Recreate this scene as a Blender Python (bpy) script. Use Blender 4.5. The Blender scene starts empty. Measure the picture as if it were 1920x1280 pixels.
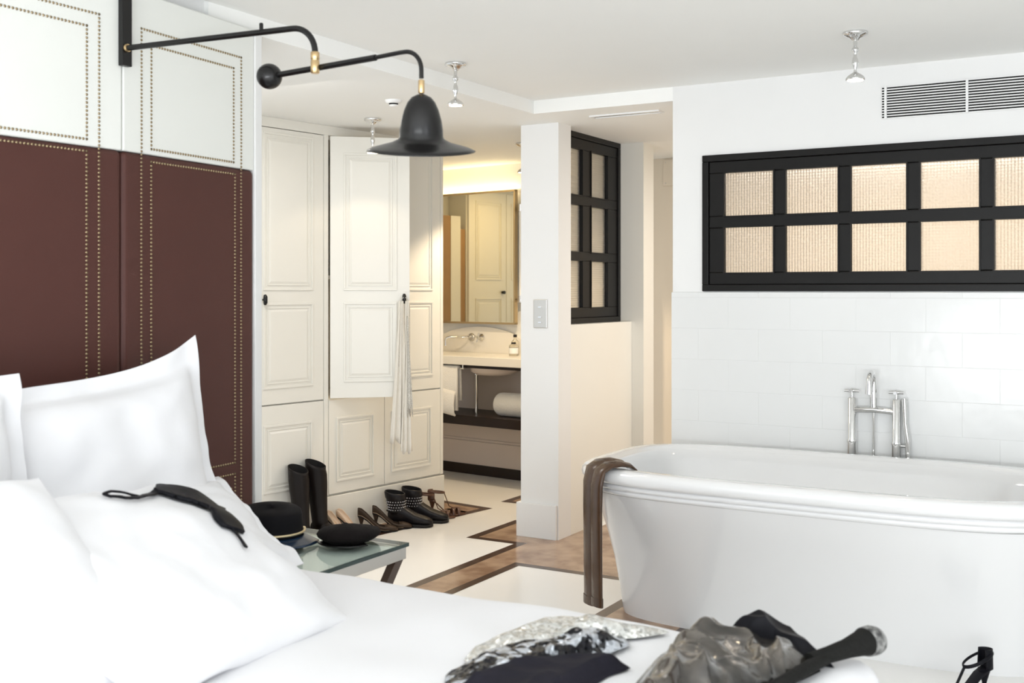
import bpy, bmesh, math, random
from mathutils import Vector, Matrix, noise
from mathutils.bvhtree import BVHTree

random.seed(7)
scene = bpy.context.scene
COL = scene.collection
R = math.radians

# ------------------------------------------------------------------ camera, daylight, exposure
CAM_H = 1.38
YAW = R(30.25)
cd = bpy.data.cameras.new('camera')
cam = bpy.data.objects.new('camera', cd)
COL.objects.link(cam)
cam.location = (0, 0, CAM_H)
cam.rotation_euler = (R(90), 0, YAW)
cd.sensor_width = 36.0
cd.lens = 2083.0 / 1920.0 * 36.0
cd.shift_y = -(640.0 - 546.0) / 1920.0
cd.clip_start = 0.05
cd.dof.use_dof = True
cd.dof.focus_distance = 5.4
cd.dof.aperture_fstop = 4.5
scene.camera = cam

w = bpy.data.worlds.new('sky')
scene.world = w
w.use_nodes = True
bg = w.node_tree.nodes['Background']
bg.inputs[0].default_value = (0.88, 0.94, 1.0, 1)
bg.inputs[1].default_value = 0.8


def area_light(name, loc, direction, sx, sy, power, color):
    ld = bpy.data.lights.new(name, 'AREA')
    ld.shape = 'RECTANGLE'
    ld.size = sx
    ld.size_y = sy
    ld.energy = power
    ld.color = color
    o = bpy.data.objects.new(name, ld)
    COL.objects.link(o)
    o.location = loc
    o.rotation_euler = Vector(direction).to_track_quat('-Z', 'Z').to_euler()
    return o


# daylight through the tall windows behind the photographer; the other three are added fills
area_light('window_daylight', (0.1, -2.45, 1.35), (0, 1, 0), 4.2, 1.9, 5, (0.92, 0.96, 1.0))
area_light('ceiling_fill', (0.1, -2.3, 0.7), (0, 0.7, 0.8), 4.2, 0.9, 128, (0.96, 0.98, 1.0))  # unseen light tilted upwards, added to brighten the ceiling
area_light('side_fill', (2.3, 0.0, 1.35), (-1, 0.5, 0), 3.2, 1.9, 13, (0.95, 0.975, 1.0))  # unseen light from the right, added to brighten the cupboards
area_light('side_upward_fill', (2.2, 0.2, 0.5), (-0.8, 0.2, 0.8), 3.6, 0.9, 22, (0.96, 0.98, 1.0))  # unseen upward fill, added on the right-hand side
# added fill to brighten the dressing area, hidden behind the headboard wall
area_light('dressing_fill', (-3.45, 3.75, 2.29), (0.0, 0.25, -1), 0.6, 1.0, 12, (1.0, 0.96, 0.90))

scene.view_settings.view_transform = 'Standard'
scene.view_settings.look = 'None'
scene.view_settings.gamma = 1.0
scene.view_settings.use_curve_mapping = False
scene.view_settings.exposure = 0.64


# ------------------------------------------------------------------ materials
def material(name, color, rough=0.5, metal=0.0, vary=0.04, vscale=6.0, bump=0.0, bscale=40.0,
             spec=None, coat=0.0, sheen=0.0, trans=0.0, ior=None, color2=None, detail=3.0):
    m = bpy.data.materials.new(name)
    m.use_nodes = True
    nt = m.node_tree
    b = nt.nodes['Principled BSDF']
    tc = nt.nodes.new('ShaderNodeTexCoord')
    n = nt.nodes.new('ShaderNodeTexNoise')
    n.inputs['Scale'].default_value = vscale
    n.inputs['Detail'].default_value = detail
    nt.links.new(tc.outputs['Object'], n.inputs['Vector'])
    mix = nt.nodes.new('ShaderNodeMix')
    mix.data_type = 'RGBA'
    c2 = color2 if color2 else tuple(max(0.0, c * (1 - 2 * vary)) for c in color)
    mix.inputs[6].default_value = (*color, 1)
    mix.inputs[7].default_value = (*c2, 1)
    if color2:
        ramp = nt.nodes.new('ShaderNodeValToRGB')
        ramp.color_ramp.elements[0].position = 0.35
        ramp.color_ramp.elements[1].position = 0.65
        nt.links.new(n.outputs['Fac'], ramp.inputs['Fac'])
        nt.links.new(ramp.outputs['Color'], mix.inputs[0])
    else:
        nt.links.new(n.outputs['Fac'], mix.inputs[0])
    nt.links.new(mix.outputs[2], b.inputs['Base Color'])
    b.inputs['Roughness'].default_value = rough
    b.inputs['Metallic'].default_value = metal
    if spec is not None:
        b.inputs['Specular IOR Level'].default_value = spec
    if coat:
        b.inputs['Coat Weight'].default_value = coat
        b.inputs['Coat Roughness'].default_value = 0.06
    if sheen:
        b.inputs['Sheen Weight'].default_value = sheen
    if trans:
        b.inputs['Transmission Weight'].default_value = trans
    if ior:
        b.inputs['IOR'].default_value = ior
    if bump:
        n2 = nt.nodes.new('ShaderNodeTexNoise')
        n2.inputs['Scale'].default_value = bscale
        n2.inputs['Detail'].default_value = 4
        nt.links.new(tc.outputs['Object'], n2.inputs['Vector'])
        bp = nt.nodes.new('ShaderNodeBump')
        bp.inputs['Strength'].default_value = bump
        bp.inputs['Distance'].default_value = 0.01
        nt.links.new(n2.outputs['Fac'], bp.inputs['Height'])
        nt.links.new(bp.outputs['Normal'], b.inputs['Normal'])
    return m


M = {}
M['wall'] = material('white_wall_paint', (0.82, 0.82, 0.81), 0.6, vary=0.008, bump=0.02, bscale=90)
M['ceiling'] = material('ceiling_paint', (0.93, 0.93, 0.905), 0.7, vary=0.008)
M['cream'] = material('cream_eggshell_paint', (0.84, 0.825, 0.765), 0.3, vary=0.008)
M['tan_wall'] = material('warm_wall_paint', (0.78, 0.70, 0.585), 0.6, vary=0.01)
M['black_frame'] = material('black_painted_wood', (0.007, 0.0065, 0.006), 0.42, vary=0.1, vscale=20, spec=0.22)
M['black_metal'] = material('black_enamel', (0.006, 0.0055, 0.0055), 0.27, vary=0.1, spec=0.4)
M['brass'] = material('brass', (0.72, 0.52, 0.28), 0.28, metal=1.0)
M['nail'] = material('antique_brass_nails', (0.36, 0.28, 0.17), 0.36, metal=1.0, vary=0.15, vscale=60)
M['leather'] = material('brown_leather', (0.082, 0.029, 0.0225), 0.5, spec=0.3, vary=0.06, vscale=5, bump=0.06, bscale=220)
M['white_leather'] = material('white_leather', (0.80, 0.81, 0.77), 0.5, vary=0.008, bump=0.03, bscale=200)
M['linen'] = material('white_linen', (0.835, 0.835, 0.855), 0.9, vary=0.008, sheen=0.2, bump=0.05, bscale=25)
M['ceramic'] = material('white_enamel', (0.85, 0.855, 0.86), 0.12, vary=0.004, coat=0.6)
M['chrome'] = material('chrome', (0.74, 0.74, 0.735), 0.08, metal=1.0, vary=0.01)
M['steel'] = material('brushed_steel', (0.62, 0.60, 0.56), 0.32, metal=1.0, vary=0.03)
M['marble'] = material('white_marble', (0.91, 0.895, 0.865), 0.16, vary=0.03, vscale=2.2, detail=6)
M['brown_marble'] = material('brown_marble', (0.45, 0.31, 0.205), 0.16, color2=(0.24, 0.14, 0.085), vscale=7, detail=8)
M['dark_marble'] = material('dark_marble', (0.045, 0.022, 0.014), 0.18, color2=(0.075, 0.04, 0.026), vscale=16, detail=8)
M['dark_wood'] = material('dark_wenge_wood', (0.02, 0.011, 0.008), 0.35, vary=0.2, vscale=18, spec=0.22)
M['legwood'] = material('walnut_leg', (0.10, 0.062, 0.045), 0.3, vary=0.15, vscale=14)
M['towel'] = material('white_towelling', (0.84, 0.82, 0.78), 0.95, vary=0.02, bump=0.6, bscale=160, sheen=0.4)
M['counter'] = material('cream_marble', (0.83, 0.79, 0.71), 0.2, vary=0.04, vscale=4, detail=7)
M['felt'] = material('black_felt', (0.005, 0.0045, 0.006), 0.9, vary=0.1, bump=0.05, bscale=200, spec=0.22)
M['flatcap'] = material('charcoal_wool', (0.009, 0.0065, 0.0065), 0.95, vary=0.2, vscale=80, bump=0.3, bscale=150, spec=0.22)
M['navy_gloss'] = material('navy_patent', (0.012, 0.03, 0.065), 0.2, vary=0.1)
M['gold_cord'] = material('gold_cord', (0.70, 0.58, 0.36), 0.45, metal=0.6)
M['boot'] = material('dark_brown_boot_leather', (0.011, 0.0075, 0.0065), 0.42, vary=0.2, vscale=9, bump=0.15, bscale=35, spec=0.22)
M['boot_in'] = material('boot_lining', (0.006, 0.005, 0.005), 0.9)
M['ankle'] = material('charcoal_boot_leather', (0.015, 0.013, 0.0145), 0.38, vary=0.2, vscale=9, bump=0.2, bscale=40, spec=0.22)
M['pump'] = material('bronze_brown_suede', (0.055, 0.036, 0.024), 0.45, vary=0.15, vscale=20, spec=0.22)
M['insole'] = material('tan_insole', (0.58, 0.42, 0.28), 0.5, vary=0.05)
M['beige'] = material('beige_satin', (0.72, 0.55, 0.40), 0.4, vary=0.05)
M['sandal'] = material('brown_strap_leather', (0.13, 0.055, 0.03), 0.32, vary=0.2, vscale=20)
M['sole'] = material('black_sole', (0.012, 0.010, 0.009), 0.5, spec=0.22)
M['stud'] = material('pewter_studs', (0.45, 0.45, 0.47), 0.25, metal=1.0)
M['satin'] = material('black_satin', (0.006, 0.006, 0.009), 0.5, vary=0.1, spec=0.15)
M['navy'] = material('navy_cotton', (0.013, 0.012, 0.020), 0.8, vary=0.15, vscale=20, bump=0.2, bscale=50, spec=0.22)
M['knit'] = material('black_rib_knit', (0.010, 0.010, 0.009), 0.85, vary=0.2, vscale=60, bump=0.3, bscale=90, spec=0.22)
M['fray'] = material('grey_frayed_trim', (0.30, 0.30, 0.29), 0.8, color2=(0.05, 0.05, 0.05), vscale=70)
M['scarf'] = material('ivory_chiffon', (0.82, 0.78, 0.70), 0.85, vary=0.03, vscale=30, sheen=0.2)
M['scarf_trim'] = material('grey_beaded_trim', (0.42, 0.40, 0.36), 0.5, color2=(0.7, 0.68, 0.62), vscale=180)
M['leggings'] = material('glossy_brown_leather', (0.095, 0.050, 0.026), 0.26, vary=0.25, vscale=12, bump=0.3, bscale=14, coat=0.15, spec=0.35)


def clear_pane():
    m = bpy.data.materials.new('clear_glass')
    m.use_nodes = True
    nt = m.node_tree
    nt.nodes.remove(nt.nodes['Principled BSDF'])
    out = nt.nodes['Material Output']
    tr = nt.nodes.new('ShaderNodeBsdfTransparent')
    tr.inputs[0].default_value = (0.93, 0.97, 0.95, 1)
    gl = nt.nodes.new('ShaderNodeBsdfGlossy')
    gl.inputs['Roughness'].default_value = 0.03
    fr = nt.nodes.new('ShaderNodeFresnel')
    fr.inputs['IOR'].default_value = 1.5
    mx = nt.nodes.new('ShaderNodeMixShader')
    geo = nt.nodes.new('ShaderNodeNewGeometry')
    front = nt.nodes.new('ShaderNodeMath')
    front.operation = 'SUBTRACT'
    front.inputs[0].default_value = 1.0
    nt.links.new(geo.outputs['Backfacing'], front.inputs[1])
    mul = nt.nodes.new('ShaderNodeMath')
    mul.operation = 'MULTIPLY'
    nt.links.new(fr.outputs[0], mul.inputs[0])
    nt.links.new(front.outputs[0], mul.inputs[1])
    nt.links.new(mul.outputs[0], mx.inputs[0])
    nt.links.new(tr.outputs[0], mx.inputs[1])
    nt.links.new(gl.outputs[0], mx.inputs[2])
    nt.links.new(mx.outputs[0], out.inputs[0])
    return m


M['glaze'] = clear_pane()
M['glass_edge'] = material('green_glass_edge', (0.02, 0.045, 0.04), 0.12, vary=0.05)
M['bottle'] = material('bottle_glass', (0.90, 0.86, 0.76), 0.05, trans=0.85, ior=1.4, vary=0.0)
M['white_plastic'] = material('white_plastic', (0.85, 0.85, 0.84), 0.4, vary=0.01)
M['dark'] = material('dark_void', (0.008, 0.008, 0.008), 0.9)
M['mirror'] = material('mirror_silver', (0.88, 0.85, 0.74), 0.02, metal=1.0, vary=0.0)
M['bronze'] = material('bronze_frame', (0.50, 0.38, 0.22), 0.3, metal=0.8)
M['taupe'] = material('taupe_panel_paint', (0.62, 0.53, 0.46), 0.5, vary=0.015)
M['tan_door'] = material('tan_timber', (0.42, 0.25, 0.11), 0.5, vary=0.1, vscale=9)


def crumple_leather():
    m = material('metallic_bronze_leather', (0.115, 0.10, 0.084), 0.27, metal=0.5, color2=(0.02, 0.017, 0.014), vscale=12,  # dark noise patches paint in the shade of the folds
                 bump=0.7, bscale=18, detail=3, coat=0.9)
    return m


M['jacket'] = crumple_leather()


def sequins(name, light, dark, lo, hi, scale=150):
    m = bpy.data.materials.new(name)
    m.use_nodes = True
    nt = m.node_tree
    b = nt.nodes['Principled BSDF']
    tc = nt.nodes.new('ShaderNodeTexCoord')
    v = nt.nodes.new('ShaderNodeTexVoronoi')
    v.inputs['Scale'].default_value = scale
    nt.links.new(tc.outputs['Object'], v.inputs['Vector'])
    n = nt.nodes.new('ShaderNodeTexNoise')
    n.inputs['Scale'].default_value = 26
    n.inputs['Detail'].default_value = 2
    nt.links.new(tc.outputs['Object'], n.inputs['Vector'])
    ramp = nt.nodes.new('ShaderNodeValToRGB')
    ramp.color_ramp.elements[0].position = lo
    ramp.color_ramp.elements[1].position = hi
    ramp.color_ramp.elements[0].color = (*light, 1)
    ramp.color_ramp.elements[1].color = (*dark, 1)
    nt.links.new(n.outputs['Fac'], ramp.inputs['Fac'])
    nt.links.new(ramp.outputs['Color'], b.inputs['Base Color'])
    b.inputs['Metallic'].default_value = 0.55
    b.inputs['Roughness'].default_value = 0.25
    sub = nt.nodes.new('ShaderNodeVectorMath')
    sub.operation = 'SUBTRACT'
    sub.inputs[1].default_value = (0.5, 0.5, 0.5)
    nt.links.new(v.outputs['Color'], sub.inputs[0])
    sc = nt.nodes.new('ShaderNodeVectorMath')
    sc.operation = 'SCALE'
    sc.inputs['Scale'].default_value = 0.9
    nt.links.new(sub.outputs[0], sc.inputs[0])
    geo = nt.nodes.new('ShaderNodeNewGeometry')
    add = nt.nodes.new('ShaderNodeVectorMath')
    add.operation = 'ADD'
    nt.links.new(geo.outputs['Normal'], add.inputs[0])
    nt.links.new(sc.outputs[0], add.inputs[1])
    nrm = nt.nodes.new('ShaderNodeVectorMath')
    nrm.operation = 'NORMALIZE'
    nt.links.new(add.outputs[0], nrm.inputs[0])
    nt.links.new(nrm.outputs[0], b.inputs['Normal'])
    return m


M['sequin'] = sequins('silver_sequins', (0.80, 0.80, 0.77), (0.55, 0.56, 0.54), 0.45, 0.75)
M['embroidery'] = sequins('black_and_white_embroidery', (0.62, 0.66, 0.72), (0.010, 0.010, 0.014), 0.46, 0.50, 120)


def glossy_tile():
    m = bpy.data.materials.new('glossy_white_tile')
    m.use_nodes = True
    nt = m.node_tree
    b = nt.nodes['Principled BSDF']
    tc = nt.nodes.new('ShaderNodeTexCoord')
    mp = nt.nodes.new('ShaderNodeMapping')
    mp.inputs['Rotation'].default_value = (R(90), 0, 0)
    nt.links.new(tc.outputs['Object'], mp.inputs['Vector'])
    br = nt.nodes.new('ShaderNodeTexBrick')
    br.inputs['Scale'].default_value = 1.0
    br.inputs['Brick Width'].default_value = 0.30
    br.inputs['Row Height'].default_value = 0.15
    br.inputs['Mortar Size'].default_value = 0.0016
    br.inputs['Mortar Smooth'].default_value = 0.6
    br.inputs['Color1'].default_value = (0.76, 0.77, 0.765, 1)
    br.inputs['Color2'].default_value = (0.755, 0.765, 0.76, 1)
    br.inputs['Mortar'].default_value = (0.73, 0.74, 0.735, 1)
    nt.links.new(mp.outputs[0], br.inputs['Vector'])
    nt.links.new(br.outputs['Color'], b.inputs['Base Color'])
    b.inputs['Roughness'].default_value = 0.2
    n = nt.nodes.new('ShaderNodeTexNoise')
    n.inputs['Scale'].default_value = 7
    nt.links.new(tc.outputs['Object'], n.inputs['Vector'])
    mul = nt.nodes.new('ShaderNodeMath')
    mul.operation = 'MULTIPLY_ADD'
    mul.inputs[1].default_value = -0.9
    nt.links.new(br.outputs['Fac'], mul.inputs[0])
    nt.links.new(n.outputs['Fac'], mul.inputs[2])
    bp = nt.nodes.new('ShaderNodeBump')
    bp.inputs['Strength'].default_value = 0.35
    bp.inputs['Distance'].default_value = 0.006
    nt.links.new(mul.outputs[0], bp.inputs['Height'])
    nt.links.new(bp.outputs['Normal'], b.inputs['Normal'])
    return m


M['tile'] = glossy_tile()


def reeded_glass():
    m = bpy.data.materials.new('reeded_glass')
    m.use_nodes = True
    nt = m.node_tree
    b = nt.nodes['Principled BSDF']
    b.inputs['Base Color'].default_value = (0.93, 0.90, 0.85, 1)
    b.inputs['Roughness'].default_value = 0.32
    b.inputs['Transmission Weight'].default_value = 0.9
    b.inputs['IOR'].default_value = 1.3
    tc = nt.nodes.new('ShaderNodeTexCoord')
    sep = nt.nodes.new('ShaderNodeSeparateXYZ')
    nt.links.new(tc.outputs['Object'], sep.inputs[0])
    hs = []
    ad = nt.nodes.new('ShaderNodeMath')
    ad.operation = 'ADD'
    nt.links.new(sep.outputs[0], ad.inputs[0])
    nt.links.new(sep.outputs[1], ad.inputs[1])
    for src in (ad.outputs[0], sep.outputs[2]):
        mu = nt.nodes.new('ShaderNodeMath')
        mu.operation = 'MULTIPLY'
        mu.inputs[1].default_value = 2 * math.pi / 0.0135
        nt.links.new(src, mu.inputs[0])
        si = nt.nodes.new('ShaderNodeMath')
        si.operation = 'SINE'
        nt.links.new(mu.outputs[0], si.inputs[0])
        hs.append(si)
    a2 = nt.nodes.new('ShaderNodeMath')
    a2.operation = 'ADD'
    nt.links.new(hs[0].outputs[0], a2.inputs[0])
    nt.links.new(hs[1].outputs[0], a2.inputs[1])
    bp = nt.nodes.new('ShaderNodeBump')
    bp.inputs['Strength'].default_value = 0.9
    bp.inputs['Distance'].default_value = 0.0012
    nt.links.new(a2.outputs[0], bp.inputs['Height'])
    nt.links.new(bp.outputs['Normal'], b.inputs['Normal'])
    return m


M['reeded'] = reeded_glass()


def glow(name, color, strength):
    m = bpy.data.materials.new(name)
    m.use_nodes = True
    b = m.node_tree.nodes['Principled BSDF']
    b.inputs['Base Color'].default_value = (*color, 1)
    b.inputs['Emission Color'].default_value = (*color, 1)
    b.inputs['Emission Strength'].default_value = strength
    return m


M['led'] = glow('warm_light_strip', (1.0, 0.80, 0.45), 2.0)
M['bulb'] = glow('halogen_bulb', (1.0, 0.86, 0.66), 6.0)


# ------------------------------------------------------------------ mesh helpers
class MB:
    def __init__(self, mat=None):
        self.v = []
        self.f = []
        self.s = []
        self.M = mat or Matrix.Identity(4)

    def add(self, verts, faces, smooth=False):
        b = len(self.v)
        self.v += [self.M @ Vector(p) for p in verts]
        for f in faces:
            self.f.append([i + b for i in f])
            self.s.append(smooth)
        return self

    def box(self, x0, x1, y0, y1, z0, z1):
        return self.add([(x0, y0, z0), (x1, y0, z0), (x1, y1, z0), (x0, y1, z0), (x0, y0, z1), (x1, y0, z1), (x1, y1, z1), (x0, y1, z1)],
                        [(3, 2, 1, 0), (4, 5, 6, 7), (0, 1, 5, 4), (1, 2, 6, 5), (2, 3, 7, 6), (3, 0, 4, 7)])

    def loft(self, rings, closed=True, cap0=True, cap1=True, smooth=True):
        n = len(rings[0])
        verts = [p for r in rings for p in r]
        faces = []
        for i in range(len(rings) - 1):
            for j in range(n if closed else n - 1):
                k = (j + 1) % n
                faces.append((i * n + j, i * n + k, (i + 1) * n + k, (i + 1) * n + j))
        self.add(verts, faces, smooth)
        if closed and cap0:
            self.add(rings[0], [tuple(reversed(range(n)))], False)
        if closed and cap1:
            self.add(rings[-1], [tuple(range(n))], False)
        return self

    def lathe(self, prof, c=(0, 0, 0), n=28, axis=None, cap=True):
        c = Vector(c)
        q = Matrix.Identity(3)
        if axis is not None:
            q = Vector((0, 0, 1)).rotation_difference(Vector(axis)).to_matrix()
        rings = [[c + q @ Vector((r * math.cos(2 * math.pi * j / n), r * math.sin(2 * math.pi * j / n), z)) for j in range(n)] for r, z in prof]
        return self.loft(rings, True, cap and prof[0][0] > 1e-4, cap and prof[-1][0] > 1e-4)

    def tube(self, pts, r, n=12, flat=None, up=None):
        pts = [Vector(p) for p in pts]
        rings = []
        prev = None
        for i, p in enumerate(pts):
            t = (pts[min(i + 1, len(pts) - 1)] - pts[max(i - 1, 0)])
            t.normalize()
            if prev is None:
                a = Vector(up) if up else (Vector((0, 0, 1)) if abs(t.z) < 0.9 else Vector((1, 0, 0)))
            else:
                a = prev
            a = (a - t * a.dot(t)).normalized()
            prev = a
            b = t.cross(a)
            rr = r[i] if isinstance(r, (list, tuple)) else r
            fl = flat[i] if isinstance(flat, (list, tuple)) else (flat if flat else rr)
            rings.append([p + a * (fl * math.sin(2 * math.pi * j / n)) + b * (rr * math.cos(2 * math.pi * j / n)) for j in range(n)])
        return self.loft(rings)

    def sphere(self, c, r, n=20, m=12):
        prof = [(max(1e-5, r * math.sin(math.pi * i / m)), -r * math.cos(math.pi * i / m)) for i in range(m + 1)]
        return self.lathe(prof, c, n, cap=False)

    def dome(self, c, nrm, r, h, n=6):
        nrm = Vector(nrm).normalized()
        q = Vector((0, 0, 1)).rotation_difference(nrm).to_matrix()
        c = Vector(c)
        vs = [c + q @ Vector((r * math.cos(2 * math.pi * j / n), r * math.sin(2 * math.pi * j / n), 0)) for j in range(n)]
        vs += [c + q @ Vector((.65 * r * math.cos(2 * math.pi * j / n), .65 * r * math.sin(2 * math.pi * j / n), h * .75)) for j in range(n)]
        vs.append(c + nrm * h)
        fs = [(j, (j + 1) % n, n + (j + 1) % n, n + j) for j in range(n)] + [(n + j, n + (j + 1) % n, 2 * n) for j in range(n)]
        return self.add(vs, fs, True)


def wloc(o):
    v = Vector((0, 0, 0))
    while o:
        v = v + o.location
        o = o.parent
    return v


def obj(name, mb, mat, parent=None, bevel=0.0, segs=2, local=False, subsurf=0, solid=0.0, kind=None, weld=False, label=None):
    me = bpy.data.meshes.new(name)
    vs = [Vector(v) for v in mb.v]
    if parent is not None:
        off = Vector((0, 0, 0)) if local else wloc(parent)
    else:
        xs = [v.x for v in vs]; ys = [v.y for v in vs]; zs = [v.z for v in vs]
        off = Vector(((min(xs) + max(xs)) / 2, (min(ys) + max(ys)) / 2, min(zs)))
    me.from_pydata([tuple(v - off) for v in vs], [], mb.f)
    me.polygons.foreach_set('use_smooth', mb.s)
    me.materials.append(mat)
    if weld:
        bm = bmesh.new()
        bm.from_mesh(me)
        bmesh.ops.remove_doubles(bm, verts=bm.verts, dist=1e-5)
        bmesh.ops.recalc_face_normals(bm, faces=bm.faces)
        bm.to_mesh(me)
        bm.free()
    me.update()
    o = bpy.data.objects.new(name, me)
    COL.objects.link(o)
    if parent is not None:
        o.parent = parent
    else:
        o.location = off
    if solid:
        m = o.modifiers.new('thickness', 'SOLIDIFY')
        m.thickness = solid
        m.offset = 0
    if subsurf:
        m = o.modifiers.new('smooth', 'SUBSURF')
        m.levels = m.render_levels = subsurf
    if bevel:
        m = o.modifiers.new('bevel', 'BEVEL')
        m.width = bevel
        m.segments = segs
        m.limit_method = 'ANGLE'
        m.angle_limit = R(40)
    if kind:
        o['kind'] = kind
    if label:
        o['label'] = label
    return o


def tag(o, label, cat, group=None):
    o['label'] = label
    o['category'] = cat
    if group:
        o['group'] = group
    return o


def thing(name, label, cat, loc=(0, 0, 0), group=None):
    o = bpy.data.objects.new(name, None)
    o.empty_display_size = 0.05
    COL.objects.link(o)
    o.location = loc
    return tag(o, label, cat, group)


def dup(root, loc, rotz=None, label=None):
    r = root.copy()
    COL.objects.link(r)
    r.location = loc
    if rotz is not None:
        r.rotation_euler = (0, 0, rotz)
    if label:
        r['label'] = label
    for ch in list(root.children):
        c = ch.copy()
        COL.objects.link(c)
        c.parent = r
        for g in list(ch.children):
            d = g.copy()
            COL.objects.link(d)
            d.parent = c
    return r


def struct(name, mb, mat, parent=None, **k):
    return obj(name, mb, mat, parent, kind='structure', **k)


def frame_matrix(o, ex, ey):
    ex = Vector((ex[0], ex[1], 0)).normalized()
    ey = Vector((ey[0], ey[1], 0)).normalized()
    ez = Vector((0, 0, 1))
    m = Matrix.Identity(4)
    for i in range(3):
        m[i][0] = ex[i]
        m[i][1] = ey[i]
        m[i][2] = ez[i]
        m[i][3] = (o[0], o[1], o[2] if len(o) > 2 else 0)[i]
    return m


def smoothstep(a, b, x):
    t = max(0.0, min(1.0, (x - a) / (b - a)))
    return t * t * (3 - 2 * t)


# frames of reference: the dressing side of the suite stands at a slight angle to the bedroom
CE = (math.sin(R(8.45)), math.cos(R(8.45)))
CN = (CE[1], -CE[0])
CUP = frame_matrix((-4.062, 4.909), CE, CN)             # s along the doors, y out of the doors
VE = (CN[0], CN[1])
VN = (-CE[0], -CE[1])
VAN = frame_matrix((-4.4, 7.1), VE, VN)                 # along the vanity wall, out of it

Z1 = 2.316     # lower ceiling
Z2 = 2.385     # bedroom ceiling
Y_BATH = 5.12

# ------------------------------------------------------------------ the room
fl = struct('floor', MB().box(-6.2, 2.4, -2.6, 7.8, -0.06, 0.0), M['marble'])


def quad(mb, pts):
    mb.add([(x, y, 0.0009) for x, y in pts], [tuple(range(len(pts)))])


def rect(mb, x0, x1, y0, y1, m=None):
    pts = [(x0, y0), (x1, y0), (x1, y1), (x0, y1)]
    if m is not None:
        pts = [tuple((m @ Vector((x, y, 0)))[:2]) for x, y in pts]
        a = sum(pts[i][0] * pts[(i + 1) % 4][1] - pts[(i + 1) % 4][0] * pts[i][1] for i in range(4))
        if a < 0:
            pts.reverse()
    quad(mb, pts)


bm_ = MB()
rect(bm_, -2.995, -2.835, -1.5, 5.30)
rect(bm_, -3.305, -2.07, 5.30, 5.80)
rect(bm_, -2.835, -2.03, 4.895, 5.30)
rect(bm_, -2.835, -2.07, 5.80, 6.9)
rect(bm_, -2.03, -1.70, -1.5, 5.1)
rect(bm_, -1.15, 1.0, 0.01, 0.17, CUP)
rect(bm_, 0.965, 1.12, -0.5, 0.17, CUP)
rect(bm_, -3.68, -3.14, 6.31, 6.9)
obj('marble_band', bm_, M['brown_marble'], fl, kind='structure')
dm_ = MB()
rect(dm_, -3.05, -2.995, -1.5, 5.30)
rect(dm_, -3.36, -3.05, 5.25, 5.30)
rect(dm_, -3.36, -3.305, 5.30, 5.80)
rect(dm_, -2.835, -2.785, -1.5, 4.895)
rect(dm_, -2.785, -2.03, 4.845, 4.895)
rect(dm_, -2.085, -2.03, -1.5, 4.845)
rect(dm_, -1.70, -1.65, -1.5, 5.1)
rect(dm_, -1.15, 1.18, 0.17, 0.225, CUP)
rect(dm_, 1.12, 1.18, -0.5, 0.17, CUP)
rect(dm_, -3.735, -3.68, 6.26, 6.9)
rect(dm_, -3.68, -3.14, 6.26, 6.31)
obj('dark_border', dm_, M['dark_marble'], fl, kind='structure')

# ceilings: the lower one over the dressing side and bathroom, the bedroom one a step higher
struct('ceiling', MB().box(-2.853, 2.4, -2.6, Y_BATH, Z2, Z2 + 0.1), M['ceiling'])
cl = MB()
cl.box(-6.2, -2.853, 2.8, 7.8, Z1, Z2 + 0.1)
cl.box(-2.853, -2.07, Y_BATH, 7.8, Z1, Z2 + 0.1)
cl.box(-2.07, 2.4, 5.24, 7.8, Z1, Z2 + 0.1)
struct('ceiling_lowered', cl, M['ceiling'])

# headboard wall
struct('wall_left', MB().box(-3.14, -2.872, -2.6, 3.035, 0, Z2 + 0.05), M['wall'])
# bath wall with the long internal window opening
BW0, BW1, BWZ0, BWZ1 = -1.914, 0.04, 1.38, 2.036
bw = MB()
bw.box(-2.07, BW0, Y_BATH, 5.24, 0, Z2 + 0.1)
bw.box(BW0, BW1, Y_BATH, 5.24, 0, BWZ0)
bw.box(BW0, BW1, Y_BATH, 5.24, BWZ1, Z2 + 0.1)
bw.box(BW1, 2.1, Y_BATH, 5.24, 0, Z2 + 0.1)
wall_b = struct('wall_back', bw, M['wall'])
struct('wall_tiling', MB().box(-2.074, 2.0, Y_BATH - 0.010, Y_BATH, 0, 1.376), M['tile'], wall_b, bevel=0.003)
struct('wall_right', MB().box(2.0, 2.12, 1.9, Y_BATH, 0, Z2), M['wall'])
# pillar, half wall with the internal window, far pier
pil = struct('wall_pillar', MB().box(-3.12, -2.88, 5.45, 5.60, 0, Z1), M['wall'])
struct('baseboard_pillar', MB().box(-3.142, -2.888, 5.434, 5.45, 0, 0.192).box(-3.142, -3.12, 5.45, 5.60, 0, 0.192), M['wall'], bevel=0.003)
struct('wall_half', MB().box(-3.08, -2.882, 5.60, 6.44, 0, 1.19), M['cream'])
struct('wall_pier', MB().box(-3.08, -2.80, 6.44, 6.60, 0, Z1), M['cream'])
pw = MB()
pw.box(-3.3, 0.8, 7.3, 7.42, 0, Z1)
pw.box(-2.75, -2.2, 7.2, 7.3, 0, Z1)
struct('wall_passage', pw, M['tan_wall'])
struct('wall_shower', MB().box(0.7, 0.8, 5.24, 7.3, 0, Z1), M['tan_wall'])
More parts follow.
